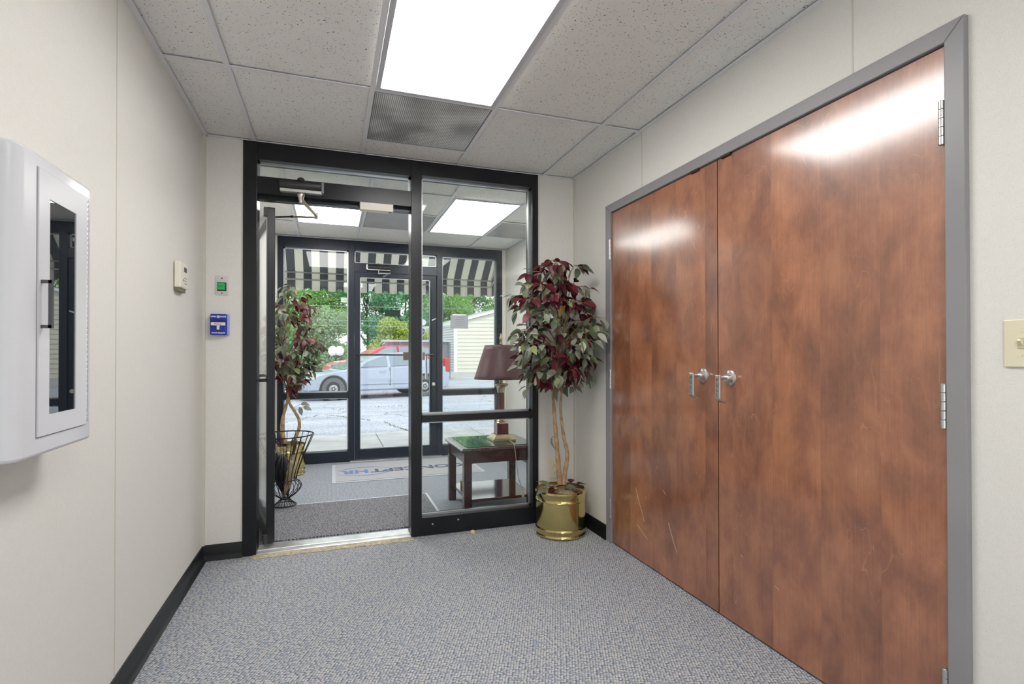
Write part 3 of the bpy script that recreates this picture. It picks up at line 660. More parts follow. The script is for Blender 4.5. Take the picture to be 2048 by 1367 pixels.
# ---------------------------------------------------------------- floor mats
struct_mat = MB().box((-.685, 3.60, .0005), (.752, 4.415, .009))
dm = thing('door_mat', (.03, 4.0, 0), 'dark charcoal walk-off mat just inside the open doorway', 'door mat')
MB().box((-.66, 3.60, .0005), (.752, 4.405, .009)).build('pile', M_mat, dm)
MB().box((.752, 3.60, .0005), (.770, 4.418, .010)).box((-.66, 4.405, .0005), (.752, 4.418, .010)).build('edging', mat('pale_edging', (.62, .66, .72), .4), dm)
lm = thing('logo_mat', (.74, 5.45, 0), 'pale grey lettered mat in front of the outer door', 'door mat')
MB().box((.012, 5.045, .0005), (1.468, 5.875, .006)).build('rubber_border', mat('mat_border', (.50, .54, .60), .6), lm, bevel=.002)
MB().box((.045, 5.075, .006), (1.435, 5.845, .010)).build('pile', mat('grey_mat_pile', (.44, .44, .46), .95, var=(200, .15), bump=(300, .4, .002)), lm)
R_MAT = rotm((-1, 0, 0), (0, -1, 0))
M_navy = mat('slate_print', (.10, .12, .18), .9); M_bl = mat('blue_print', (.13, .25, .52), .9)
def fit(o, x0, x1):   # stretch the lettering along x to its real width
    co_ = [v.co.x for v in o.data.vertices]; a, b_ = min(co_), max(co_); w0, w1 = x0-lm.location.x, x1-lm.location.x
    for v in o.data.vertices: v.co.x = w0+(v.co.x-a)/(b_-a)*(w1-w0)
fit(text('lettering', 'CONCEPT', .205, M_navy, lm, (.955, 5.44, .0105), R_MAT, .007), .375, 1.33)
fit(text('lettering', 'HR', .205, M_bl, lm, (.285, 5.44, .0105), R_MAT, .008), .09, .355)
b = MB()
for s_, a0_, a1_ in ((1, .15, 2.75), (-1, .35, 2.95)):
    pts = []; n = 28
    for k in range(n+1):
        a = a0_+(a1_-a0_)*k/n; w_ = .026*math.sin(PI*k/n)**.8*(.5+.9*(k/n if s_ > 0 else 1-k/n))
        ca, sa = math.cos(a), s_*math.sin(a)
        pts.append(((.315+.27*ca, 5.44+.175*sa, .0108), (.315+(.27+w_)*ca, 5.44+(.175+w_)*sa, .0108)))
    vs = [p for q in pts for p in q]; b.add(vs, [(2*i, 2*i+1, 2*i+3, 2*i+2) for i in range(n)])
b.build('swoosh', M_bl, lm)

# ---------------------------------------------------------------- side table and lamp
TX0, TX1, TY0, TY1, TZ = .905, 1.475, 3.655, 4.215, .505
tb = thing('side_table', ((TX0+TX1)/2, (TY0+TY1)/2, 0), 'dark mahogany side table with glass top in the entry', 'side table')
o_ = .022; c_ = .03
def octo(x0, x1, y0_, y1_, c): return [(x0+c, y0_), (x1-c, y0_), (x1, y0_+c), (x1, y1_-c), (x1-c, y1_), (x0+c, y1_), (x0, y1_-c), (x0, y0_+c)]
a_ = octo(TX0-o_, TX1+o_, TY0-o_, TY1+o_, .012); b2 = octo(TX0-o_+.018, TX1+o_-.018, TY0-o_+.018, TY1+o_-.018, .012)
mb = MB(); n = 8
lv = [(a_, TZ-.030), (a_, TZ-.018), (b2, TZ-.004)]
vs = [(x, y, z) for P_, z in lv for x, y in P_]
mb.add(vs, [tuple(range(8))[::-1], tuple(range(16, 24))]+[(i*8+k, i*8+(k+1) % 8, (i+1)*8+(k+1) % 8, (i+1)*8+k) for i in range(2) for k in range(8)])
mb.build('top', M_mahog, tb, bevel=.001)
MB().prism([(x, y) for x, y in octo(TX0+.03, TX1-.03, TY0+.03, TY1-.03, .01)], TZ-.004, TZ).build('glass_inset', mat('dark_green_glass', (.03, .07, .05), .03, spec=.9, ior=1.9), tb)
for x in (TX0, TX1-.058):
    for y in (TY0, TY1-.058):
        MB().box((x, y, 0), (x+.058, y+.058, TZ-.03)).build('leg', M_mahog, tb, bevel=.004)
b = MB(); zb, zc = TZ-.03, TZ-.115
b.box((TX0+.058, TY0+.008, zc), (TX1-.058, TY0+.028, zb)).box((TX0+.058, TY1-.028, zc), (TX1-.058, TY1-.008, zb)).box((TX0+.008, TY0+.058, zc), (TX0+.028, TY1-.058, zb)).box((TX1-.028, TY0+.058, zc), (TX1-.008, TY1-.058, zb))
b.build('apron', M_mahog, tb)
MB().box((TX0+.03, TY0+.02, .108), (TX1-.03, TY1-.02, .128)).build('shelf', mat('polished_shelf', (.10, .03, .03), .10, coat=.8), tb, bevel=.003)
bx = MB().box((.985, 4.05, .128), (1.045, 4.11, .168)); tag(bx.build('small_box', mat('tan_card', (.34, .24, .09), .6), bevel=.002), 'small tan box on the lower shelf of the side table', 'box')
lx, ly = 1.272, 3.93
lp_ = thing('table_lamp', (lx, ly, TZ), 'brass and burgundy column lamp with maroon shade on the side table', 'table lamp')
def sq(mb, x, y, prof):
    vs = []; L = len(prof)
    for r, z in prof: vs += [(x-r, y-r, z), (x+r, y-r, z), (x+r, y+r, z), (x-r, y+r, z)]
    mb.add(vs, [(3, 2, 1, 0), tuple(range(4*L-4, 4*L))]+[(i*4+k, i*4+(k+1) % 4, (i+1)*4+(k+1) % 4, (i+1)*4+k) for i in range(L-1) for k in range(4)])
    return mb
sq(MB(), lx, ly, [(.092, TZ+.001), (.092, TZ+.014), (.080, TZ+.022), (.062, TZ+.045), (.060, TZ+.050)]).build('base', M_antbrass, lp_, bevel=.001)
M_burg = mat('burgundy_lacquer', (.13, .012, .018), .2, coat=.5)
sq(MB(), lx, ly, [(.046, TZ+.050), (.046, TZ+.132)]).build('plinth', M_burg, lp_, bevel=.002)
MB().lathe([(.045, TZ+.132), (.045, TZ+.138), (.038, TZ+.146), (.040, TZ+.152), (.030, TZ+.162)], (lx, ly, 0), 24).build('collar', M_antbrass, lp_, smooth=40)
n = 40; vs = []
for z in (TZ+.162, TZ+.372):
    for k in range(n):
        r = .0275 if k % 4 < 2 else .0235; a = 2*PI*k/n; vs.append((lx+r*math.cos(a), ly+r*math.sin(a), z))
MB().add(vs, [tuple(range(n))[::-1], tuple(range(n, 2*n))]+[(k, (k+1) % n, n+(k+1) % n, n+k) for k in range(n)]).build('fluted_column', M_burg, lp_)
cap = MB().lathe([(.028, TZ+.372), (.031, TZ+.378), (.029, TZ+.386), (.034, TZ+.400), (.036, TZ+.412), (.052, TZ+.428), (.050, TZ+.432)], (lx, ly, 0), 16)
sq(cap, lx, ly, [(.044, TZ+.430), (.047, TZ+.440), (.040, TZ+.444)]); cap.build('capital', M_antbrass, lp_, smooth=40)
MB().lathe([(.012, TZ+.44), (.017, TZ+.455), (.017, TZ+.49), (.008, TZ+.50)], (lx, ly, 0), 16).build('socket', M_antbrass, lp_, smooth=40)
sb, st, rb, rtp = .985, 1.252, .214, .128
sh = MB().lathe([(rb+(rtp-rb)*i/8, sb+(st-sb)*i/8) for i in range(9)], (lx, ly, 0), 72, caps=False)
so_ = sh.build('shade', M_shade, lp_, smooth='all')
sol = so_.modifiers.new('thickness', 'SOLIDIFY'); sol.thickness = .002
MB().tube([(lx, ly, TZ+.50), (lx-.05, ly, 1.1), (lx-.045, ly, 1.24), (lx, ly, 1.262), (lx+.045, ly, 1.24), (lx+.05, ly, 1.1), (lx, ly, TZ+.50)], .0022, 6).build('harp', M_antbrass, lp_, smooth=True)
MB().lathe([(.004, 1.256), (.014, 1.262), (.009, 1.278), (.012, 1.292), (.015, 1.305), (.008, 1.325), (.003, 1.345)], (lx, ly, 0), 14).build('finial', M_antbrass, lp_, smooth=50)
b = MB()
for k in range(4): 
    a = PI/2*k+.3; b.tube([(lx, ly, 1.256), (lx+math.cos(a)*rtp, ly+math.sin(a)*rtp, 1.246)], .0015, 5)
b.build('spider', M_antbrass, lp_)
cd = [(lx+.04, ly-.09, TZ+.006), (lx+.03, ly-.20, TZ+.006), (lx+.01, ly-.285, TZ+.004), (lx+.008, TY0-.033, TZ-.03), (lx+.018, TY0-.036, TZ-.12), (lx+.035, TY0-.038, TZ-.24), (lx+.065, TY0-.04, TZ-.33)]
pts = []
for i in range(len(cd)-1):
    for k in range(4): pts.append(tuple(Vector(cd[i]).lerp(Vector(cd[i+1]), k/4)))
cdo = MB().tube(pts+[cd[-1]], .0025, 6).build('cord', mat('cream_cord', (.62, .54, .40), .5), lp_, smooth=True)
e = Vector(cd[-1]); MB().box(e+Vector((-.008, -.006, -.045)), e+Vector((.012, .006, 0))).box(e+Vector((-.004, -.001, -.058)), e+Vector((-.002, .001, -.045))).box(e+Vector((.006, -.001, -.058)), e+Vector((.008, .001, -.045))).build('plug', mat('cream_plug', (.8, .75, .62), .4), cdo, bevel=.002).location = (0, 0, 0)

# ---------------------------------------------------------------- artificial trees in brass pots
def leaf_geo(L, Wd, droop, fold):
    """leaf along +x, returns verts (2 rows x 5 + tip/base)"""
    xs = [0, .18, .42, .66, .86, 1.0]; ws = [0, .36, .5, .40, .17, 0]
    vs = []; fs = []
    mid = []
    for x, w_ in zip(xs, ws):
        z = -droop*x*x*L
        mid.append(len(vs)); vs.append((x*L, 0, z))
        if w_ > 0:
            vs.append((x*L, w_*Wd, z+fold*w_*Wd)); vs.append((x*L, -w_*Wd, z+fold*w_*Wd))
    m = mid
    fs = [(m[0], m[1], m[1]+1), (m[0], m[1]+2, m[1])]
    for i in range(1, 4):
        fs += [(m[i], m[i+1], m[i+1]+1, m[i]+1), (m[i], m[i]+2, m[i+1]+2, m[i+1])]
    fs += [(m[4], m[5], m[4]+1), (m[4], m[4]+2, m[5])]
    return vs, fs
def put_leaf(mb, pos, direction, roll, L, mi, rnd):
    vs, fs = leaf_geo(L, L*rnd.uniform(.5, .62), rnd.uniform(.1, .5), rnd.uniform(.05, .5))
    d = Vector(direction).normalized(); a = Vector((0, 0, 1)) if abs(d.z) < .95 else Vector((1, 0, 0))
    y = a.cross(d).normalized(); z = d.cross(y)
    y2 = y*math.cos(roll)+z*math.sin(roll); z2 = -y*math.sin(roll)+z*math.cos(roll)
    mb.add([Vector(pos)+d*v[0]+y2*v[1]+z2*v[2] for v in vs], fs, mi)
def curve_pts(P, n=6):
    P = [Vector(p) for p in P]; Q = []
    for i in range(len(P)-1):
        p0, p1, p2, p3 = P[max(i-1, 0)], P[i], P[i+1], P[min(i+2, len(P)-1)]
        for k in range(n):
            t = k/n; Q.append(.5*((2*p1)+(-p0+p2)*t+(2*p0-5*p1+4*p2-p3)*t*t+(-p0+3*p1-3*p2+p3)*t**3))
    return Q+[P[-1]]
def ficus(label, base, stems, crown, seed, bounds, nbranch, pot_r, pot_h, lsize, redbias, extra=()):
    rnd = random.Random(seed)
    bx_, by_ = base
    t = thing('potted_tree', (bx_, by_, 0), label, 'potted tree')
    r, h = pot_r, pot_h
    pf = [(r*.94, .002), (r*1.0, .006), (r*1.01, .014), (r*.985, .022), (r*.985, .040), (r*1.01, .052), (r*.985, .060), (r*.985, .066), (r, h*.30), (r*.99, h*.72), (r*.985, h*.76), (r*1.01, h*.78), (r*.985, h*.80), (r*.985, h*.90), (r*1.015, h*.925), (r*1.03, h*.955), (r*1.0, h*.985), (r*1.01, h), (r*.96, h), (r*.95, h*.93)]
    MB().lathe(pf, (bx_, by_, 0), 64, caps=False).build('pot', M_brass, t, smooth=35)
    # moss bed
    mo = MB(); n = 40; vs = [(bx_, by_, h*.97)]
    for j in range(1, 6):
        for k in range(n):
            a = 2*PI*k/n; rr = r*.955*j/5; vs.append((bx_+rr*math.cos(a), by_+rr*math.sin(a), h*.965-.010*(j/5)**2+rnd.uniform(-.004, .005)))
    fs = [(0, 1+k, 1+(k+1) % n) for k in range(n)]
    for j in range(4):
        for k in range(n): fs.append((1+j*n+k, 1+(j+1)*n+k, 1+(j+1)*n+(k+1) % n, 1+j*n+(k+1) % n))
    mo.add(vs, fs)
    for k in range(46):
        a = rnd.uniform(0, 2*PI); rr = r*math.sqrt(rnd.random())*.97; p = Vector((bx_+rr*math.cos(a), by_+rr*math.sin(a), h*.96)); q = p+Vector((rnd.uniform(-.03, .03), rnd.uniform(-.03, .03), rnd.uniform(.004, .022)))
        mo.tube([p, (p+q)/2+Vector((0, 0, .008)), q], .0011, 4)
    mo.build('moss', M_moss, t, smooth=60)
    lf = MB()
    for k in range(13):
        a = rnd.uniform(PI*.9, PI*2.2); rr = r*rnd.uniform(.3, .8); p = (bx_+rr*math.cos(a), by_+rr*math.sin(a), h*.985+.012)
        put_leaf(lf, p, (rnd.uniform(-1, 1), rnd.uniform(-1, 1), rnd.uniform(-.05, .25)), rnd.uniform(-.4, .4), lsize*rnd.uniform(1.0, 1.3), rnd.choice((0, 1, 1)), rnd)
    lf.build('fallen_leaves', [M_leaf_g, M_leaf_r], t)
    tips = []
    for st_, r0, r1 in stems:
        q = curve_pts(st_, 6); n = len(q)
        rs = [(r0+(r1-r0)*i/(n-1))*(1+.10*math.sin(i*1.9+seed)) for i in range(n)]
        MB().tube(q, rs, 12).build('trunk', M_bark, t, smooth='all')
        tips.append(q)
    br = MB(); fo = MB()
    cx, cy, cz, rx, ry, rz = crown
    (bx0, bx1), (by0, by1) = bounds
    for i in range(nbranch):
        # crown surface target point, mostly outer shell
        u = rnd.uniform(-1, 1); a = rnd.uniform(0, 2*PI); s = math.sqrt(1-u*u); sh_ = rnd.uniform(.55, 1.0)
        taper = .92 if u > .6 else 1.0
        tgt = Vector((cx+rx*s*math.cos(a)*sh_*taper, cy+ry*s*math.sin(a)*sh_*taper, cz+rz*u*sh_))
        tgt.x = min(max(tgt.x, bx0), bx1); tgt.y = min(max(tgt.y, by0), by1)
        q = tips[i % len(tips)]; ok = [p for p in q if p.z > cz-rz*.9] or [q[-1]]
        src = min(ok, key=lambda p: abs(p.z-(tgt.z-.15)))
        mid = src.lerp(tgt, .55)+Vector((0, 0, .07))
        cp = curve_pts([src, mid, tgt], 5)
        br.tube(cp, [.0035-.0022*k/(len(cp)-1) for k in range(len(cp))], 5)
        red = (rnd.random() < redbias(tgt))
        od = Vector((tgt.x-cx, tgt.y-cy, 0)); od = od.normalized() if od.length > 1e-3 else Vector((1, 0, 0))
        nl = rnd.randint(6, 9)
        for k in range(nl):
            f = .50+.5*k/(nl-1); idx = f*(len(cp)-1); p = cp[int(idx)].lerp(cp[min(int(idx)+1, len(cp)-1)], idx-int(idx))
            dd = od*rnd.uniform(.1, 1)+Vector((rnd.uniform(-.8, .8), rnd.uniform(-.8, .8), rnd.uniform(-1.15, .15)))
            dd.normalize(); L = lsize*rnd.uniform(.75, 1.2)
            st = p+dd*.018
            e = st+dd*L
            if not (bx0-.05 < e.x < bx1+.01 and by0-.05 < e.y < by1+.01): continue
            br.tube([p, st], .001, 4, caps=False)
            mi = (1 if red else 0) if rnd.random() < .88 else (0 if red else 1)
            if rnd.random() < .006: mi = 2
            put_leaf(fo, st, dd, rnd.uniform(-.9, .9), L, mi, rnd)
    for p, dd, mi in extra:
        src = min((q for T in tips for q in T), key=lambda q: (q-Vector(p)).length)
        br.tube([src, p], .002, 5); put_leaf(fo, p, dd, .8, lsize*1.1, mi, rnd)
    br.build('branches', M_twig, t)
    fo.build('foliage', [M_leaf_g, M_leaf_r, M_leaf_y], t, smooth='all')
    return t
py = 3.165
ficus('red and green leaved artificial tree in a brass pot by the wooden doors', (1.437, py),
      [([(1.437, py, .26), (1.425, py, .42), (1.405, py-.01, .60), (1.392, py, .80), (1.385, py, 1.0), (1.42, py-.02, 1.25), (1.40, py-.03, 1.52), (1.41, py-.03, 1.70)], .0185, .002),
       ([(1.445, py-.01, .26), (1.462, py-.01, .38), (1.478, py-.02, .52), (1.455, py-.01, .64), (1.430, py-.02, .82), (1.437, py-.03, .98), (1.44, py-.04, 1.2), (1.46, py-.05, 1.5), (1.45, py-.05, 1.66)], .0165, .002)],
      (1.375, 3.06, 1.35, .335, .29, .49), 11, ((1.02, 1.640), (2.70, 3.375)), 128, .163, .298, .078,
      lambda p: .60 if p.z > 1.5 else (.34 if p.z > 1.05 else .45),
      extra=[((1.375, py-.01, .64), (-.3, -.2, -1), 0)])
qy = 5.60
ficus('red and green leaved artificial tree in a brass pot by the outer glass', (-.405, qy),
      [([(-.415, qy, .26), (-.45, qy, .42), (-.445, qy, .55), (-.405, qy, .72), (-.385, qy, .85), (-.41, qy, 1.1), (-.42, qy, 1.45), (-.40, qy, 1.78)], .022, .002),
       ([(-.395, qy, .26), (-.31, qy, .40), (-.295, qy, .52), (-.34, qy, .62), (-.385, qy, .70), (-.40, qy, .80)], .017, .012)],
      (-.36, 5.55, 1.37, .33, .30, .56), 23, ((-.585, .02), (5.2, 5.93)), 92, .165, .30, .082,
      lambda p: .33, extra=[((-.26, qy, .66), (1, -.2, -.3), 0), ((-.29, qy, .66), (.2, -.3, -1), 0), ((-.28, qy-.02, .69), (.8, -.6, .1), 0)])

# ---------------------------------------------------------------- wire umbrella stand with umbrellas
BX, BY = -.335, 4.425
ws_ = thing('umbrella_stand', (BX, BY, .009), 'black wire umbrella stand beside the open glass door', 'umbrella stand')
pf = [(.082, .004), (.060, .022), (.034, .048), (.034, .058), (.075, .085), (.108, .118), (.120, .150), (.108, .178), (.084, .196), (.092, .25), (.115, .32), (.150, .41), (.186, .49), (.208, .545)]
ZB = .009
b = MB()
for k in range(20):
    a = 2*PI*k/20; q = curve_pts([(BX+r*math.cos(a), BY+r*math.sin(a), z+ZB) for r, z in pf], 3)
    b.tube(q, .0028, 5)
b.build('ribs', M_wire, ws_, smooth=True)
def ring(r, z, tr, name):
    MB().tube([(BX+r*math.cos(2*PI*k/40), BY+r*math.sin(2*PI*k/40), z+ZB) for k in range(40)], tr, 8, closed=True).build(name, M_wire, ws_, smooth=True)
ring(.208, .547, .0050, 'rim_ring'); ring(.084, .198, .0042, 'waist_ring'); ring(.034, .053, .0040, 'neck_ring'); ring(.082, .0045, .0042, 'foot_ring')
def umbrella(label, p0, p1, col, mname, R_, hook, seed):
    p0, p1 = Vector(p0), Vector(p1); d = (p1-p0).normalized(); L = (p1-p0).length
    t = thing('folded_umbrella', tuple(p0), label, 'umbrella', 'folded umbrellas in the wire stand')
    a = Vector((0, 0, 1)).cross(d); u = (a.normalized() if a.length > 1e-3 else Vector((1, 0, 0))); w_ = d.cross(u)
    M_ = mat(mname, col, .55, bump=(60, .3, .003))
    n = 32; vs = []; fs = []; prof_ = [(.003, 0), (.010, .04), (R_*.75, .25), (R_, .45), (R_*.95, .62), (R_*.55, .74), (.011, .80)]
    for j, (r, f) in enumerate(prof_):
        for k in range(n):
            th_ = 2*PI*k/n+f*2.2; rr = r*(1+.28*math.cos(8*2*PI*k/n+seed)*(1 if 0 < j < 6 else 0))
            vs.append(p0+d*(f*L)+(u*math.cos(th_)+w_*math.sin(th_))*rr)
    for j in range(len(prof_)-1):
        for k in range(n): fs.append((j*n+k, j*n+(k+1) % n, (j+1)*n+(k+1) % n, (j+1)*n+k))
    MB().add(vs, fs+[tuple(range(n))[::-1], tuple(range((len(prof_)-1)*n, len(prof_)*n))]).build('canopy', M_, t, smooth='all')
    MB().tube([p0+d*(.78*L), p1], .005, 8).build('shaft', M_steel, t, smooth=True)
    e = p1
    if hook: pts = [e-d*.02, e, e+d*.05]+[e+d*(.05+.028*math.sin(x))+u*(.028-.028*math.cos(x)) for x in (.6, 1.2, 1.8, 2.4, 3.1)]
    else: pts = [e-d*.02, e, e+d*.05, e+d*.09]
    MB().tube(pts, .011, 10).build('handle', mat('dark_handle', (.05, .035, .03), .35) if seed % 2 else M_dark, t, smooth='all')
    return t
umbrella('black folded umbrella standing upright in the wire stand', (BX-.005, BY-.01, .075), (BX-.03, BY-.02, .49), (.012, .012, .015), 'black_nylon', .052, False, 1)
umbrella('charcoal folded umbrella leaning left in the wire stand', (BX+.02, BY+.015, .07), (BX-.075, BY+.06, .50), (.05, .055, .065), 'charcoal_nylon', .045, False, 2)
umbrella('tan folded umbrella leaning right in the wire stand', (BX-.012, BY-.012, .075), (BX+.065, BY-.055, .43), (.42, .33, .21), 'tan_nylon', .032, False, 3)

# ---------------------------------------------------------------- small things
cp_ = MB().lathe([(.016, 0), (.018, .004), (.016, .016), (.010, .021), (.002, .022)], (.885, 3.345, 0), 20)
tag(cp_.build('floor_cap', mat('cream_rubber', (.62, .52, .30), .5), smooth=50), 'small round cream plastic cap on the carpet by the black frame', 'cap')
M_paper = mat('paper', (.85, .86, .88), .8)
ns = thing('paper_notice', (1.445, YF+.048, 1.56), 'backlit grey paper notice taped inside the right outer pane', 'notice')
MB().box((1.338, YF+.049, 1.486), (1.552, YF+.0505, 1.642)).build('sheet', mat('backlit_paper', (.42, .43, .47), .8), ns)  # backlit dimness put into the sheet's grey colour
MB().box((1.36, YF+.0505, 1.642), (1.53, YF+.0515, 1.658)).build('tape', M_paper, ns)
b = MB(); rn = random.Random(3)
for k, (xa, xb2) in enumerate(((1.405, 1.49), (1.398, 1.497), (1.403, 1.490), (1.397, 1.497), (1.405, 1.487))):
    x = xa; z = 1.617-k*.023
    while x < xb2:
        w_ = rn.uniform(.004, .008); b.box((x, YF+.0484, z-.004), (x+w_, YF+.0489, z+.004)); x += w_+rn.uniform(.002, .005)
b.build('faint_lettering', mat('show_through_ink', (.24, .25, .30), .8), ns)  # writing showing through the backlit sheet, painted as faint marks
tag(MB().box((.576, YF+.037, 1.610), (.752, YF+.039, 1.686)).build('window_card', mat('dark_green_card', (.004, .03, .022), .3)), 'dark green rectangular card on the outer door glass', 'card')
tag(MB().lathe([(.034, 0), (.034, -.0015)], (1.013, YF+.037, 1.552), 24, axis='y').build('round_sticker', mat('white_sticker', (.82, .83, .92), .6)), 'round white sticker on the outer door glass', 'sticker')
shs = thing('shield_sticker', (1.005, YF+.035, 1.44), 'dark shield shaped sticker with white border on the outer door', 'sticker')
sp_ = [(0, -.052), (.028, -.022), (.036, .015), (.034, .040), (0, .048), (-.034, .040), (-.036, .015), (-.028, -.022)]
MB().prism([(1.003+x, 1.440+z) for x, z in sp_], YF+.0375, YF+.039, axis='y').build('border', M_paper, shs)
MB().prism([(1.003+x*.86, 1.440+z*.87) for x, z in sp_], YF+.0365, YF+.0376, axis='y').build('field', mat('plum_grey', (.10, .08, .09), .6), shs)
text('lettering', '0.50', .026, mat('pale_ink', (.5, .48, .5), .6), shs, (1.003, YF+.0362, 1.446), R_BACK)

# ---------------------------------------------------------------- outside: ground, sidewalk, awning
GZ = -.08
def asphalt():
    m, t, b = new_mat('asphalt'); tc_ = N(t, 'ShaderNodeTexCoord').outputs['Object']
    n = N(t, 'ShaderNodeTexNoise'); n.inputs['Scale'].default_value = 45; n.inputs['Detail'].default_value = 4; t.links.new(tc_, n.inputs['Vector'])
    n2 = N(t, 'ShaderNodeTexNoise'); n2.inputs['Scale'].default_value = .5; n2.inputs['Detail'].default_value = 5; t.links.new(mapping(t, tc_, (1, 3, 1)), n2.inputs['Vector'])
    r = ramp(t, [(.32, (.24, .25, .28)), (.5, (.40, .42, .46)), (.68, (.56, .58, .62))]); t.links.new(n.outputs[0], r.inputs[0])
    r2 = ramp(t, [(.35, (.85, .85, .86)), (.65, (1.1, 1.1, 1.1))]); t.links.new(n2.outputs[0], r2.inputs[0])
    c = mixc(t, 1.0, r.outputs[0], r2.outputs[0], 'MULTIPLY')
    v = N(t, 'ShaderNodeTexVoronoi', feature='DISTANCE_TO_EDGE'); v.inputs['Scale'].default_value = .42
    nz = N(t, 'ShaderNodeTexNoise'); nz.inputs['Scale'].default_value = 1.6; nz.inputs['Detail'].default_value = 5; t.links.new(tc_, nz.inputs['Vector'])
    va = N(t, 'ShaderNodeVectorMath', operation='MULTIPLY_ADD'); va.inputs[1].default_value = (.9, .9, 0); t.links.new(nz.outputs['Color'], va.inputs[0]); t.links.new(tc_, va.inputs[2]); t.links.new(va.outputs[0], v.inputs['Vector'])
    rr = ramp(t, [(0, (1, 1, 1)), (.006, (0, 0, 0))]); t.links.new(v.outputs[0], rr.inputs[0])
    t.links.new(mixc(t, rr.outputs[0], c, (.10, .10, .07)), b.inputs['Base Color']); b.inputs['Roughness'].default_value = .9
    return m
tag(MB().box((-30, 8.5, GZ-.1), (60, 26, GZ)).build('parking_lot', asphalt()), 'worn pale grey asphalt lot outside', 'ground', kind='structure')
tag(MB().box((-30, -40, GZ-.1), (30, Y0-.12, GZ)).build('reflector', mat('pale_reflector_concrete', (.85, .84, .81), .85, var=(2, .08))), 'pale concrete terrace added unseen behind the camera to bounce daylight inside', 'ground', kind='structure')  # bright slab added out of view, throws daylight up through the rear glass
tag(MB().box((-30, 26, GZ-.1), (60, 80, GZ+.005)).build('gravel_ground', mat('pale_gravel', (.40, .39, .38), .95, var=(1.2, .2))), 'pale gravel ground beyond the asphalt', 'ground', kind='structure')
conc = mat('concrete', (.56, .54, .51), .85, var=(3, .16), bump=(60, .3, .002))
for i, (x0, x1) in enumerate(((-4.0, -.86), (-.85, .66), (.67, 2.2), (2.21, 5.0))):
    tag(MB().box((x0, YF2, GZ-.1), (x1, 8.48, -.05)).build('sidewalk', conc, bevel=.006), ('pale concrete sidewalk slab far left of the outer door', 'pale concrete sidewalk slab seen through the left outer panes', 'pale concrete sidewalk slab straight outside the outer door', 'pale concrete sidewalk slab seen beyond the side table')[i], 'sidewalk', kind='structure')
# weeds in the asphalt cracks
rw = random.Random(5)
def weeds(pts, n, label):
    b = MB()
    for k in range(n):
        f = rw.random()*(len(pts)-1); i = int(f); p = Vector(pts[i]).lerp(Vector(pts[i+1]), f-i); p.x += rw.uniform(-.02, .02); p.y += rw.uniform(-.02, .02)
        for j in range(3):
            q = p+Vector((rw.uniform(-.03, .03), rw.uniform(-.03, .03), rw.uniform(.01, .03)))
            b.add([p, p+Vector((.008, 0, 0)), q], [(0, 1, 2)])
    o = b.build('weeds', leafy('weed_leaf', [(.20, .20, .08), (.30, .28, .14), (.15, .18, .07)], .8, 0)); tag(o, label, 'weeds', kind='stuff')
weeds([(.95, 9.95, GZ), (1.02, 9.4, GZ), (1.15, 8.9, GZ), (1.25, 8.52, GZ)], 60, 'line of dry weeds in the asphalt crack nearest the sidewalk')
weeds([(-.1, 11.6, GZ), (.35, 10.9, GZ), (.75, 10.2, GZ)], 60, 'thin weeds in the asphalt crack seen through the lower left pane')
weeds([(.2, 12.6, GZ), (.6, 12.9, GZ), (1.6, 13.0, GZ), (2.6, 13.1, GZ)], 60, 'scattered weeds on the asphalt before the silver car')

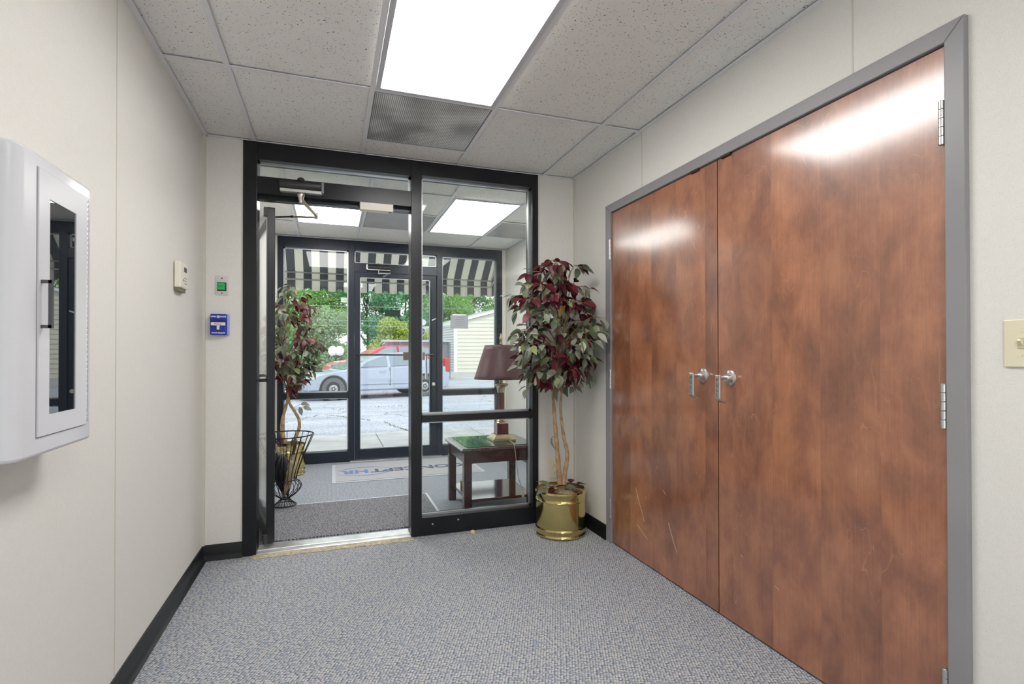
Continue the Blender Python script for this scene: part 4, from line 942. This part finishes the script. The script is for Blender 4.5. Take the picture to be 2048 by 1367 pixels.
def awning():
    aw = thing('awning', (.5, YF2, 2.1), 'black and cream striped scalloped awning over the entrance', 'awning')
    M_k = leafy('black_canvas', [(.20, .207, .23), (.20, .207, .23)], .8, .35); M_c = leafy('cream_canvas', [(.88, .86, .78), (.88, .86, .78)], .8, .5)
    P = .1935; x0 = -.374-P/4-P*5; nst = 36
    x_end = 2.16; yf_, zf, yw, zw = 7.10, 2.205, YF2+.1, 3.02
    top = MB(); va = MB(); k = 0; x = x0
    while x < x_end-1e-4:
        xe = min(x+P/2, x_end); mi = 1 if k % 2 == 0 else 0
        top.add([(x, yf_, zf), (xe, yf_, zf), (xe, yw, zw), (x, yw, zw), (x, yf_, zf+.004), (xe, yf_, zf+.004), (xe, yw, zw+.004), (x, yw, zw+.004)],
                [(0, 3, 2, 1), (4, 5, 6, 7), (0, 1, 5, 4), (2, 3, 7, 6)], mi)
        # valance with scallops: cream stripes hang lower, dark ones arch up between
        n = 8; lo = []
        for j in range(n+1):
            f = j/n; lo.append((x+(xe-x)*f, (1.992-.006*math.sin(PI*f)) if mi == 1 else (1.994+.032*math.sin(PI*f))))
        poly = [(x, zf)]+lo+[(xe, zf)]
        va.prism(poly, yf_, yf_+.004, axis='y', mi=mi)
        x = xe; k += 1
    top.build('canopy', [M_k, M_c], aw); va.build('valance', [M_k, M_c], aw)
    # right side panel, striped like the front
    for xs in (x_end,):
        sd = MB(); yy = yf_; k = 0
        while yy > yw+.01:
            y2 = max(yy-P/2, yw); z1 = zf+(zw-zf)*(yf_-yy)/(yf_-yw); z2 = zf+(zw-zf)*(yf_-y2)/(yf_-yw)
            sd.prism([(yy, 2.0), (yy, z1), (y2, z2), (y2, 2.0)], xs, xs+.004, axis='x', mi=k % 2); yy = y2; k += 1
        sd.build('side_panel', [M_k, M_c], aw)
    b = mat('awning_tube', (.62, .62, .62), .35, .7)
    MB().tube([(x0, yf_-.02, 2.215), (x_end, yf_-.02, 2.215)], .011, 8).build('front_bar', b, aw)
    MB().tube([(x0, yf_-.02, 2.125), (x_end, yf_-.02, 2.125)], .011, 8).build('front_bar', b, aw)
    for xx in (x_end-.02, .25, -1.3): MB().tube([(xx, yf_-.02, 2.125), (xx, yw, 2.5)], .010, 8).build('strut', b, aw)
    for xx in (x_end-.02, .25, -1.3): MB().tube([(xx, yf_-.03, zf-.005), (xx, yw, zw-.015)], .010, 8).build('rafter', b, aw)
awning()

# ---------------------------------------------------------------- cars
def car(label, front, theta, paint, kind, near_sign=1):
    """local x from the front bumper to the rear, near side at y=0, far side at y=1.72; z from the ground"""
    t = thing('car', (front[0], front[1], GZ), label, 'car', rz=theta)
    def P(mb, name, m, par=t, **k):
        o = mb.build(name, m, **k); o.parent = par; o.location = (0, 0, 0); return o
    Wd = 1.74
    if kind == 'sedan':
        wf, wr, R_ = .86, 3.56, .315; Ltot = 4.42
        lower = [(.10, .28), (.14, .42), (.22, .56), (.45, .69), (.95, .80), (1.32, .83), (3.55, .93), (4.10, .93), (4.36, .84), (4.42, .62), (4.38, .34), (4.25, .24)]
        roof = [(1.10, .80), (1.45, .95), (1.80, 1.09), (2.15, 1.21), (2.5, 1.29), (2.9, 1.325), (3.35, 1.26), (3.78, 1.08), (4.05, .95)]
        glassx = [[(1.62, .90), (1.85, 1.06), (2.15, 1.165), (2.40, 1.225), (2.40, .92)], [(2.50, .925), (2.50, 1.24), (2.85, 1.265), (3.15, 1.225), (3.42, 1.10), (3.34, .955)]]
        quarter = [(1.28, .86), (1.54, .97), (1.54, .885)]; doors = (1.50, 2.46, 3.36); belt = .90
    else:
        wf, wr, R_ = .85, 3.45, .34; Ltot = 4.40
        lower = [(.06, .34), (.04, .60), (.12, .84), (.35, .98), (.95, 1.06), (1.25, 1.10), (4.15, 1.14), (4.36, 1.05), (4.40, .62), (4.36, .38), (4.25, .28)]
        roof = [(1.05, 1.05), (1.60, 1.40), (1.95, 1.54), (2.4, 1.585), (3.2, 1.58), (3.75, 1.53), (4.05, 1.42), (4.28, 1.12)]
        glassx = [[(1.42, 1.14), (1.80, 1.40), (2.05, 1.52), (2.40, 1.55), (2.40, 1.14)], [(2.48, 1.14), (2.48, 1.55), (3.15, 1.54), (3.28, 1.14)], [(3.38, 1.16), (3.30, 1.53), (3.62, 1.49), (3.95, 1.24)]]
        quarter = None; doors = (1.42, 2.44, 3.32); belt = 1.10
    def arch(cx, r, n=10): return [(cx+r*math.cos(a), R_+r*math.sin(a)) for a in [PI*k/n for k in range(n+1)]]
    ra = R_+.055
    outline = lower+[(wr+ra, .24)]+arch(wr, ra)+[(wr-ra, .24), (wf+ra, .24)]+arch(wf, ra)+[(wf-ra, .28)]
    def shell(ol, wfun, name, m, bev):
        b = MB(); n = len(ol)
        b.add([(x, wfun(x, z)[0], z) for x, z in ol]+[(x, wfun(x, z)[1], z) for x, z in ol], [tuple(range(n)), tuple(range(n, 2*n))[::-1]]+[(i, (i+1) % n, n+(i+1) % n, n+i) for i in range(n)])
        return P(b, name, m, bevel=bev, seg=3, smooth=35)
    def wl(x, z):
        e = .10*max(0, (.5-x)/.5)+.06*max(0, (x-Ltot+.4)/.4)+.04*max(0, (z-.75)/.3)+.03*max(0, (.4-z)/.2)
        return (e, Wd-e)
    zmax = max(z for _, z in roof)
    def wr_(x, z):
        e = .05+.20*max(0, (z-belt)/(zmax-belt)); return (e, Wd-e)
    shell(outline, wl, 'body', paint, .03)
    shell(roof+[(roof[-1][0], belt-.12), (roof[0][0], belt-.12)], wr_, 'cabin', paint, .03)
    M_cg = mat('car_window', (.16, .20, .24), .03, spec=.9, ior=1.8)
    for g_ in glassx+([quarter] if quarter else []):
        b = MB(); n = len(g_); b.add([(x, wr_(x, z)[0]-.012, z) for x, z in g_]+[(x, wr_(x, z)[0]+.01, z) for x, z in g_], [tuple(range(n)), tuple(range(n, 2*n))[::-1]]+[(i, (i+1) % n, n+(i+1) % n, n+i) for i in range(n)])
        P(b, 'side_window', M_cg)
    # windscreen and rear glass
    for (xa, za), (xb_, zb_), nm in ((roof[0], roof[2], 'windshield'), (roof[-1], roof[-3], 'rear_window')):
        s_ = -1 if nm == 'windshield' else 1; nrm = Vector((za-zb_, 0, xb_-xa)).normalized()*.012
        if nrm.z < 0: nrm = -nrm
        p = [Vector((xa, .14, za)).lerp(Vector((xb_, .24, zb_)), .12), Vector((xa, Wd-.14, za)).lerp(Vector((xb_, Wd-.24, zb_)), .12), Vector((xa, Wd-.14, za)).lerp(Vector((xb_, Wd-.24, zb_)), .9), Vector((xa, .14, za)).lerp(Vector((xb_, .24, zb_)), .9)]
        P(MB().add([q+nrm for q in p], [(0, 1, 2, 3)]), nm, M_cg)
    M_gap = mat('panel_gap', (.10, .10, .11), .6)
    b = MB()
    for x in doors[1:2]: b.box((x-.005, -.003, .36), (x+.005, .02, belt))
    b.box((wf+ra+.02, -.003, .405), (wr-ra-.05, .015, .413))
    P(b, 'door_seam', M_gap)
    P(MB().box((wf+ra+.02, -.012, .27), (wr-ra-.02, .03, .335)), 'sill', paint, bevel=.01)
    for x in (2.25, 3.18):
        P(MB().tube([(x-.10, .0, .775), (x-.08, -.03, .78), (x+.06, -.03, .79), (x+.08, .0, .79)], .014, 8), 'door_handle', mat('chrome_handle', (.55, .57, .60), .2, .8), smooth=True)
    M_tire = mat('tire_rubber', (.10, .10, .105), .8); M_well = mat('wheel_well', (.015, .015, .017), .9); M_rim = mat('steel_rim', (.42, .42, .44), .4, .6)
    for cx in (wf, wr):
        P(MB().lathe([(ra-.002, .03), (ra-.002, .3)], (cx, 0, R_), 28, axis='y'), 'wheel_well', M_well)
        for yy, sg in ((.012, 1), (Wd-.012, -1)):
            tr = P(MB().lathe([(R_*.62, sg*.02), (R_*.66, 0), (R_*.95, sg*.004), (R_, sg*.03), (R_, sg*.19), (R_*.9, sg*.2)], (cx, yy, R_), 36, axis='y'), 'wheel', M_tire, smooth=40)
            rm = MB().lathe([(R_*.64, sg*.004), (R_*.60, sg*.02), (R_*.44, sg*.03), (R_*.34, sg*.012), (R_*.12, sg*.02), (.001, sg*.005)], (cx, yy, R_), 30, axis='y', caps=False)
            for k in range(12):
                a = 2*PI*k/12; rm.lathe([(.012, sg*.020), (.012, sg*.026)], (cx+math.cos(a)*R_*.5, yy-.004*sg, R_+math.sin(a)*R_*.5), 8, axis='y', mi=1)
            for k in range(5):
                a = 2*PI*k/5; rm.lathe([(.010, 0), (.010, sg*.01)], (cx+math.cos(a)*R_*.2, yy, R_+math.sin(a)*R_*.2), 8, axis='y', mi=1)
            rm_o = rm.build('rim', [M_rim, M_well], smooth=40); rm_o.parent = tr; rm_o.location = (0, 0, 0)
    M_lamp = mat('headlamp_lens', (.55, .58, .62), .12, spec=.8)
    if kind == 'sedan':
        P(MB().box((.02, .12, .22), (.20, Wd-.12, .50)).box((-.02, .2, .30), (.06, Wd-.2, .40)), 'exposed_bumper_beam', mat('dull_grey_structure', (.30, .31, .33), .6, .3), bevel=.02)
        P(MB().box((.06, .10, .50), (.22, .45, .60)), 'headlight', mat('dark_lamp_housing', (.12, .12, .13), .4), bevel=.02)
        P(MB().box((.10, .05, .56), (.45, .06, .60)), 'broken_trim', M_well)
        P(MB().box((4.25, .05, .72), (4.41, .35, .88)), 'tail_light', mat('red_lens', (.5, .03, .03), .15), bevel=.02)
    else:
        P(MB().add([(.10, .02, .78), (.50, -.01, .92), (.55, -.01, .98), (.14, .06, .92), (.10, .3, .78), (.5, .3, .92), (.55, .3, .98), (.14, .3, .92)], [(0, 1, 2, 3), (4, 7, 6, 5), (0, 4, 5, 1), (3, 2, 6, 7), (0, 3, 7, 4)]), 'headlight', mat('dark_headlamp', (.14, .15, .16), .15, spec=.9))
        P(MB().box((4.20, -.012, .80), (4.41, .22, 1.12)), 'tail_light', mat('red_lens', (.5, .03, .03), .15), bevel=.03)
        P(MB().tube([(1.9, .3, 1.60), (2.0, .3, 1.68), (3.7, .3, 1.66), (3.85, .3, 1.58)], .014, 6), 'roof_rail', paint)
        P(MB().box((3.95, .3, 1.50), (4.32, Wd-.3, 1.54)), 'rear_spoiler', paint, bevel=.01)
    P(MB().box((1.40, -.16, belt-.02), (1.56, -.0, belt+.10)), 'side_mirror', paint, bevel=.03)
    return t
M_silver = mat('silver_paint', (.40, .45, .55), .25, .3, coat=.6)
M_redp = mat('red_paint', (.50, .025, .045), .25, 0, coat=.6)
th_ = math.radians(14.5)
fx, fy = .08-.86*math.cos(th_), 15.05-.86*math.sin(th_)
car('silver sedan parked outside without its front bumper cover', (fx, fy), th_, M_silver, 'sedan')
car('red hatchback parked behind the silver sedan', (-.05, 18.6), math.radians(12), M_redp, 'hatch')

# ---------------------------------------------------------------- shed, dumpster, sign, wires
def shed():
    t = thing('shed', (8.2, 36, GZ), 'cream clapboard metal shed with a sloping roof edge', 'shed')
    c0 = Vector((8.30, 36.1, GZ))
    dr = Vector((math.cos(YAW+.0), -math.sin(YAW)*.95, 0)).normalized(); dl = Vector((-.12, 1, 0)).normalized()
    def clap(name, d, L, h0, h1, m, out):
        b = MB(); n = 19; hh = max(h0, h1)
        for k in range(n):
            z0 = hh*k/n; z1 = hh*(k+1)/n
            f = (lambda z: 0. if z <= h0 or h1 <= h0 else min(1., (z-h0)/(h1-h0)))
            p0, p1, q = c0+d*(L*f(z0)), c0+d*(L*f(z1)), c0+d*L; o2 = out*.035
            za, zb_ = Vector((0, 0, z0)), Vector((0, 0, z1))
            b.add([p0+za+o2, q+za+o2, q+zb_, p1+zb_, p0+za, q+za], [(0, 1, 2, 3), (0, 4, 5, 1)])
        b.build(name, m, t)
    outr = Vector((-math.sin(YAW), -math.cos(YAW), 0)); outl = Vector((-1, -.12, 0)).normalized()
    clap('front_siding', dr, 6.0, 3.44, 5.02, mat('cream_siding', (.72, .69, .60), .6), outr)
    clap('side_siding', dl, 12, 3.44, 3.44, mat('white_siding', (.66, .67, .70), .6), outl)
    MB().box((-.11, -.11, 0), (.11, .11, 3.47)).xform(Matrix.Translation(c0)).build('corner_post', M_paper, t)
    q = c0+dr*6.0
    def slab(p, q, w, th, nm):
        n_ = outr*w; b = MB(); u = Vector((0, 0, th)); b.add([p, q, q+n_, p+n_, p+u, q+u, q+n_+u, p+n_+u], [(0, 3, 2, 1), (4, 5, 6, 7), (0, 1, 5, 4), (1, 2, 6, 5), (2, 3, 7, 6), (3, 0, 4, 7)]); b.build(nm, M_paper, t)
    slab(c0+Vector((0, 0, 3.44))-dr*.1, q+Vector((0, 0, 5.02)), .18, .16, 'rake_trim')
    slab(c0+Vector((0, 0, 3.38))+outl*.1, c0+dl*12+Vector((0, 0, 3.38))+outl*.1, .05, .16, 'eave_trim')
    b = MB(); b.add([c0+Vector((0, 0, 3.47)), q+Vector((0, 0, 5.05)), q+dl*12+Vector((0, 0, 5.05)), c0+dl*12+Vector((0, 0, 3.47))], [(0, 1, 2, 3)]); b.build('roof', mat('roof_metal', (.5, .5, .5), .5), t)
    b = MB(); b.add([c0+dl*12, q+dl*12, q+dl*12+Vector((0, 0, 5.0)), c0+dl*12+Vector((0, 0, 3.4))], [(0, 1, 2, 3)]); b.add([q, q+dl*12, q+dl*12+Vector((0, 0, 5.0)), q+Vector((0, 0, 5.0))], [(0, 1, 2, 3)]); b.build('rear_walls', MC['white_siding'], t)
shed()
dp = thing('dumpster', (4, 26, GZ), 'grey open top steel container behind the red car', 'container')
M_dp = mat('slate_steel', (.17, .18, .21), .5, .2)
MB().box((2.45, 25.5, GZ+.15), (5.6, 27.2, 1.80)).build('hull', M_dp, dp, bevel=.02)
for x in (2.45, 3.1, 3.9, 4.7, 5.5): MB().box((x, 25.42, GZ+.1), (x+.10, 25.5, 1.80)).build('rib', M_dp, dp)
MB().box((2.40, 25.4, 1.78), (5.65, 27.25, 1.88)).build('rim', mat('pale_rim', (.45, .46, .5), .5), dp, bevel=.01)
sg = thing('white_marker', (.21, 24, GZ), 'pair of white rounded caps on a short dark post beyond the cars', 'marker')
for xx in (.08, .36): MB().lathe([(.02, 1.12), (.14, 1.18), (.19, 1.30), (.18, 1.42), (.10, 1.52), (.01, 1.55)], (xx, 24, 0), 20).build('cap', mat('white_plastic_cover', (.92, .92, .92), .4), sg, smooth='all')
MB().tube([(.21, 24, GZ), (.21, 24, 1.0), (.08, 24, 1.15)], .035, 8).tube([(.21, 24, 1.0), (.36, 24, 1.15)], .03, 8).build('post', M_wire, sg)
M_line = mat('pale_cable', (.55, .58, .58), .5)
for i, (z, y, lab) in enumerate(((3.95, 31, 'topmost of the three pale overhead cables'), (3.15, 31, 'middle of the three pale overhead cables'), (2.85, 31, 'lowest of the three pale overhead cables'))):
    tag(MB().tube([(-18, y, z+.1), (-6, y, z-.05), (6, y, z-.03), (24, y, z+.25)], .007, 5).build('overhead_cable', M_line), lab+' before the trees', 'cable', group='overhead cables')

# ---------------------------------------------------------------- trees beyond the lot
def foliage_cloud(rs, clumps, per, size):
    """numpy leaf quads in spherical clumps"""
    V = []
    for (cx, cy, cz, r) in clumps:
        d = rs.normal(size=(per, 3)); d /= np.linalg.norm(d, axis=1)[:, None]
        rad = r*rs.uniform(.55, 1.05, (per, 1)); c = d*rad*np.array([1, 1, .8])+np.array([cx, cy, cz])
        u = rs.normal(size=(per, 3)); u /= np.linalg.norm(u, axis=1)[:, None]; w_ = np.cross(u, d+rs.normal(scale=.5, size=(per, 3))); w_ /= np.linalg.norm(w_, axis=1)[:, None]+1e-9
        s = size*rs.uniform(.6, 1.3, (per, 1)); a = u*s; b_ = w_*s*.55
        V.append(np.stack([c-a, c-b_, c+a, c+b_], 1))
    return np.concatenate(V).reshape(-1, 3)
def tree(label, x, y, h, r, cols, seed, name='tree', size=.11, dens=560, nclump=26, low=.25, bark=(.12, .10, .08)):
    rs = np.random.RandomState(seed); t = thing(name, (x, y, GZ), label, 'tree' if name == 'tree' else 'bush', group='trees beyond the lot' if name == 'tree' else 'bushes beyond the lot')
    cl = []
    for k in range(nclump):
        u = rs.uniform(low, 1.0); rr = r*math.sin(PI*min(1, max(.12, .12+.80*(u-low)/(1-low))))**.7
        a = rs.uniform(0, 2*PI); q = rs.uniform(.2, .85)
        cl.append((x+rr*q*math.cos(a), y+rr*q*math.sin(a)*.8, GZ+h*u*.93, r*rs.uniform(.26, .42)))
    vs = foliage_cloud(rs, cl, dens, size); nq = len(vs)//4
    me = bpy.data.meshes.new('foliage'); me.vertices.add(len(vs)); me.vertices.foreach_set('co', (vs-np.array([x, y, GZ])).ravel())
    me.loops.add(nq*4); me.loops.foreach_set('vertex_index', np.arange(nq*4)); me.polygons.add(nq); me.polygons.foreach_set('loop_start', np.arange(nq)*4); me.update(); me.validate()
    me.materials.append(leafy('foliage_%d' % seed, cols, .6, .35)); o = bpy.data.objects.new('foliage', me); C.objects.link(o); o.parent = t
    b = MB(); M_b = mat('bark_%d' % seed, bark, .9)
    b.tube(curve_pts([(x, y, GZ), (x+.1, y, GZ+h*.25), (x-.05, y, GZ+h*.5), (x, y, GZ+h*.75)], 4), [max(.03, h*.022*(1-i/14)) for i in range(13)], 8)
    for k in range(7):
        c = cl[k]; z0 = GZ+h*(.15+.08*k); b.tube([(x, y, min(z0, c[2])), ((x+c[0])/2, (y+c[1])/2, (z0+c[2])/2+.1), c[:3]], [h*.010, h*.007, .02], 5)
    b.build('trunk', M_b, t)
    return t
G1 = [(.14, .34, .08), (.27, .52, .13), (.38, .62, .17), (.19, .42, .13)]
G2 = [(.09, .27, .13), (.17, .42, .21), (.25, .50, .26), (.12, .32, .17)]
G3 = [(.22, .36, .16), (.36, .50, .26), (.28, .42, .22), (.45, .55, .30)]
G4 = [(.36, .46, .08), (.52, .62, .12), (.44, .52, .14), (.26, .42, .08)]
tree('bright green tree far left behind the entry plant', -6.5, 44, 9.5, 4.2, G1, 101)
tree('tall bright green tree seen at the top of the left outer pane', -1.2, 46, 9.5, 3.8, G1, 102)
tree('dark green tree directly behind the left mullion', 3.0, 47, 9.0, 3.6, G2, 103)
tree('blue green tree seen through the upper outer door glass', 6.2, 46, 9.5, 3.7, G2, 104)
tree('green tree behind the shield sticker', 9.6, 47, 10, 3.8, G1, 105)
tree('dense green tree rising behind the shed roof', 13.5, 52, 12.0, 4.5, G2, 106, dens=620)
tree('light green tree behind the shed right end', 18.5, 53, 12.5, 4.8, G1, 107, dens=620)
tree('tree beyond the far right of the shed', 24.5, 54, 12, 5, G2, 108)
tree('green tree filling the gap left of the shed', 11.0, 56, 12, 4.8, G1, 109, dens=320)
tree('dark green tree far left of the lot', -12, 48, 10, 5, G2, 110)
tree('feathery grey green bush beyond the red car bonnet', -.2, 33, 3.9, 2.1, G3, 201, name='bush', size=.085, dens=420, low=.12, nclump=30, bark=(.2, .17, .14))
tree('low blue green bush behind the white marker', -2.6, 31, 2.2, 2.0, G2, 202, name='bush', size=.09, dens=300, low=.08, nclump=22)
tree('yellow green rounded bush seen through the outer door', 3.7, 34, 3.4, 1.55, G4, 203, name='bush', size=.09, dens=420, low=.12, nclump=30)
tree('yellow green bush beside the mullion before the container', 5.7, 37, 3.0, 1.2, G4, 204, name='bush', size=.09, dens=360, low=.12, nclump=24)
tree('pale green bush behind the entry plant', -4.6, 35, 4.2, 2.2, G3, 205, name='bush', size=.10, dens=340, low=.1, nclump=26)
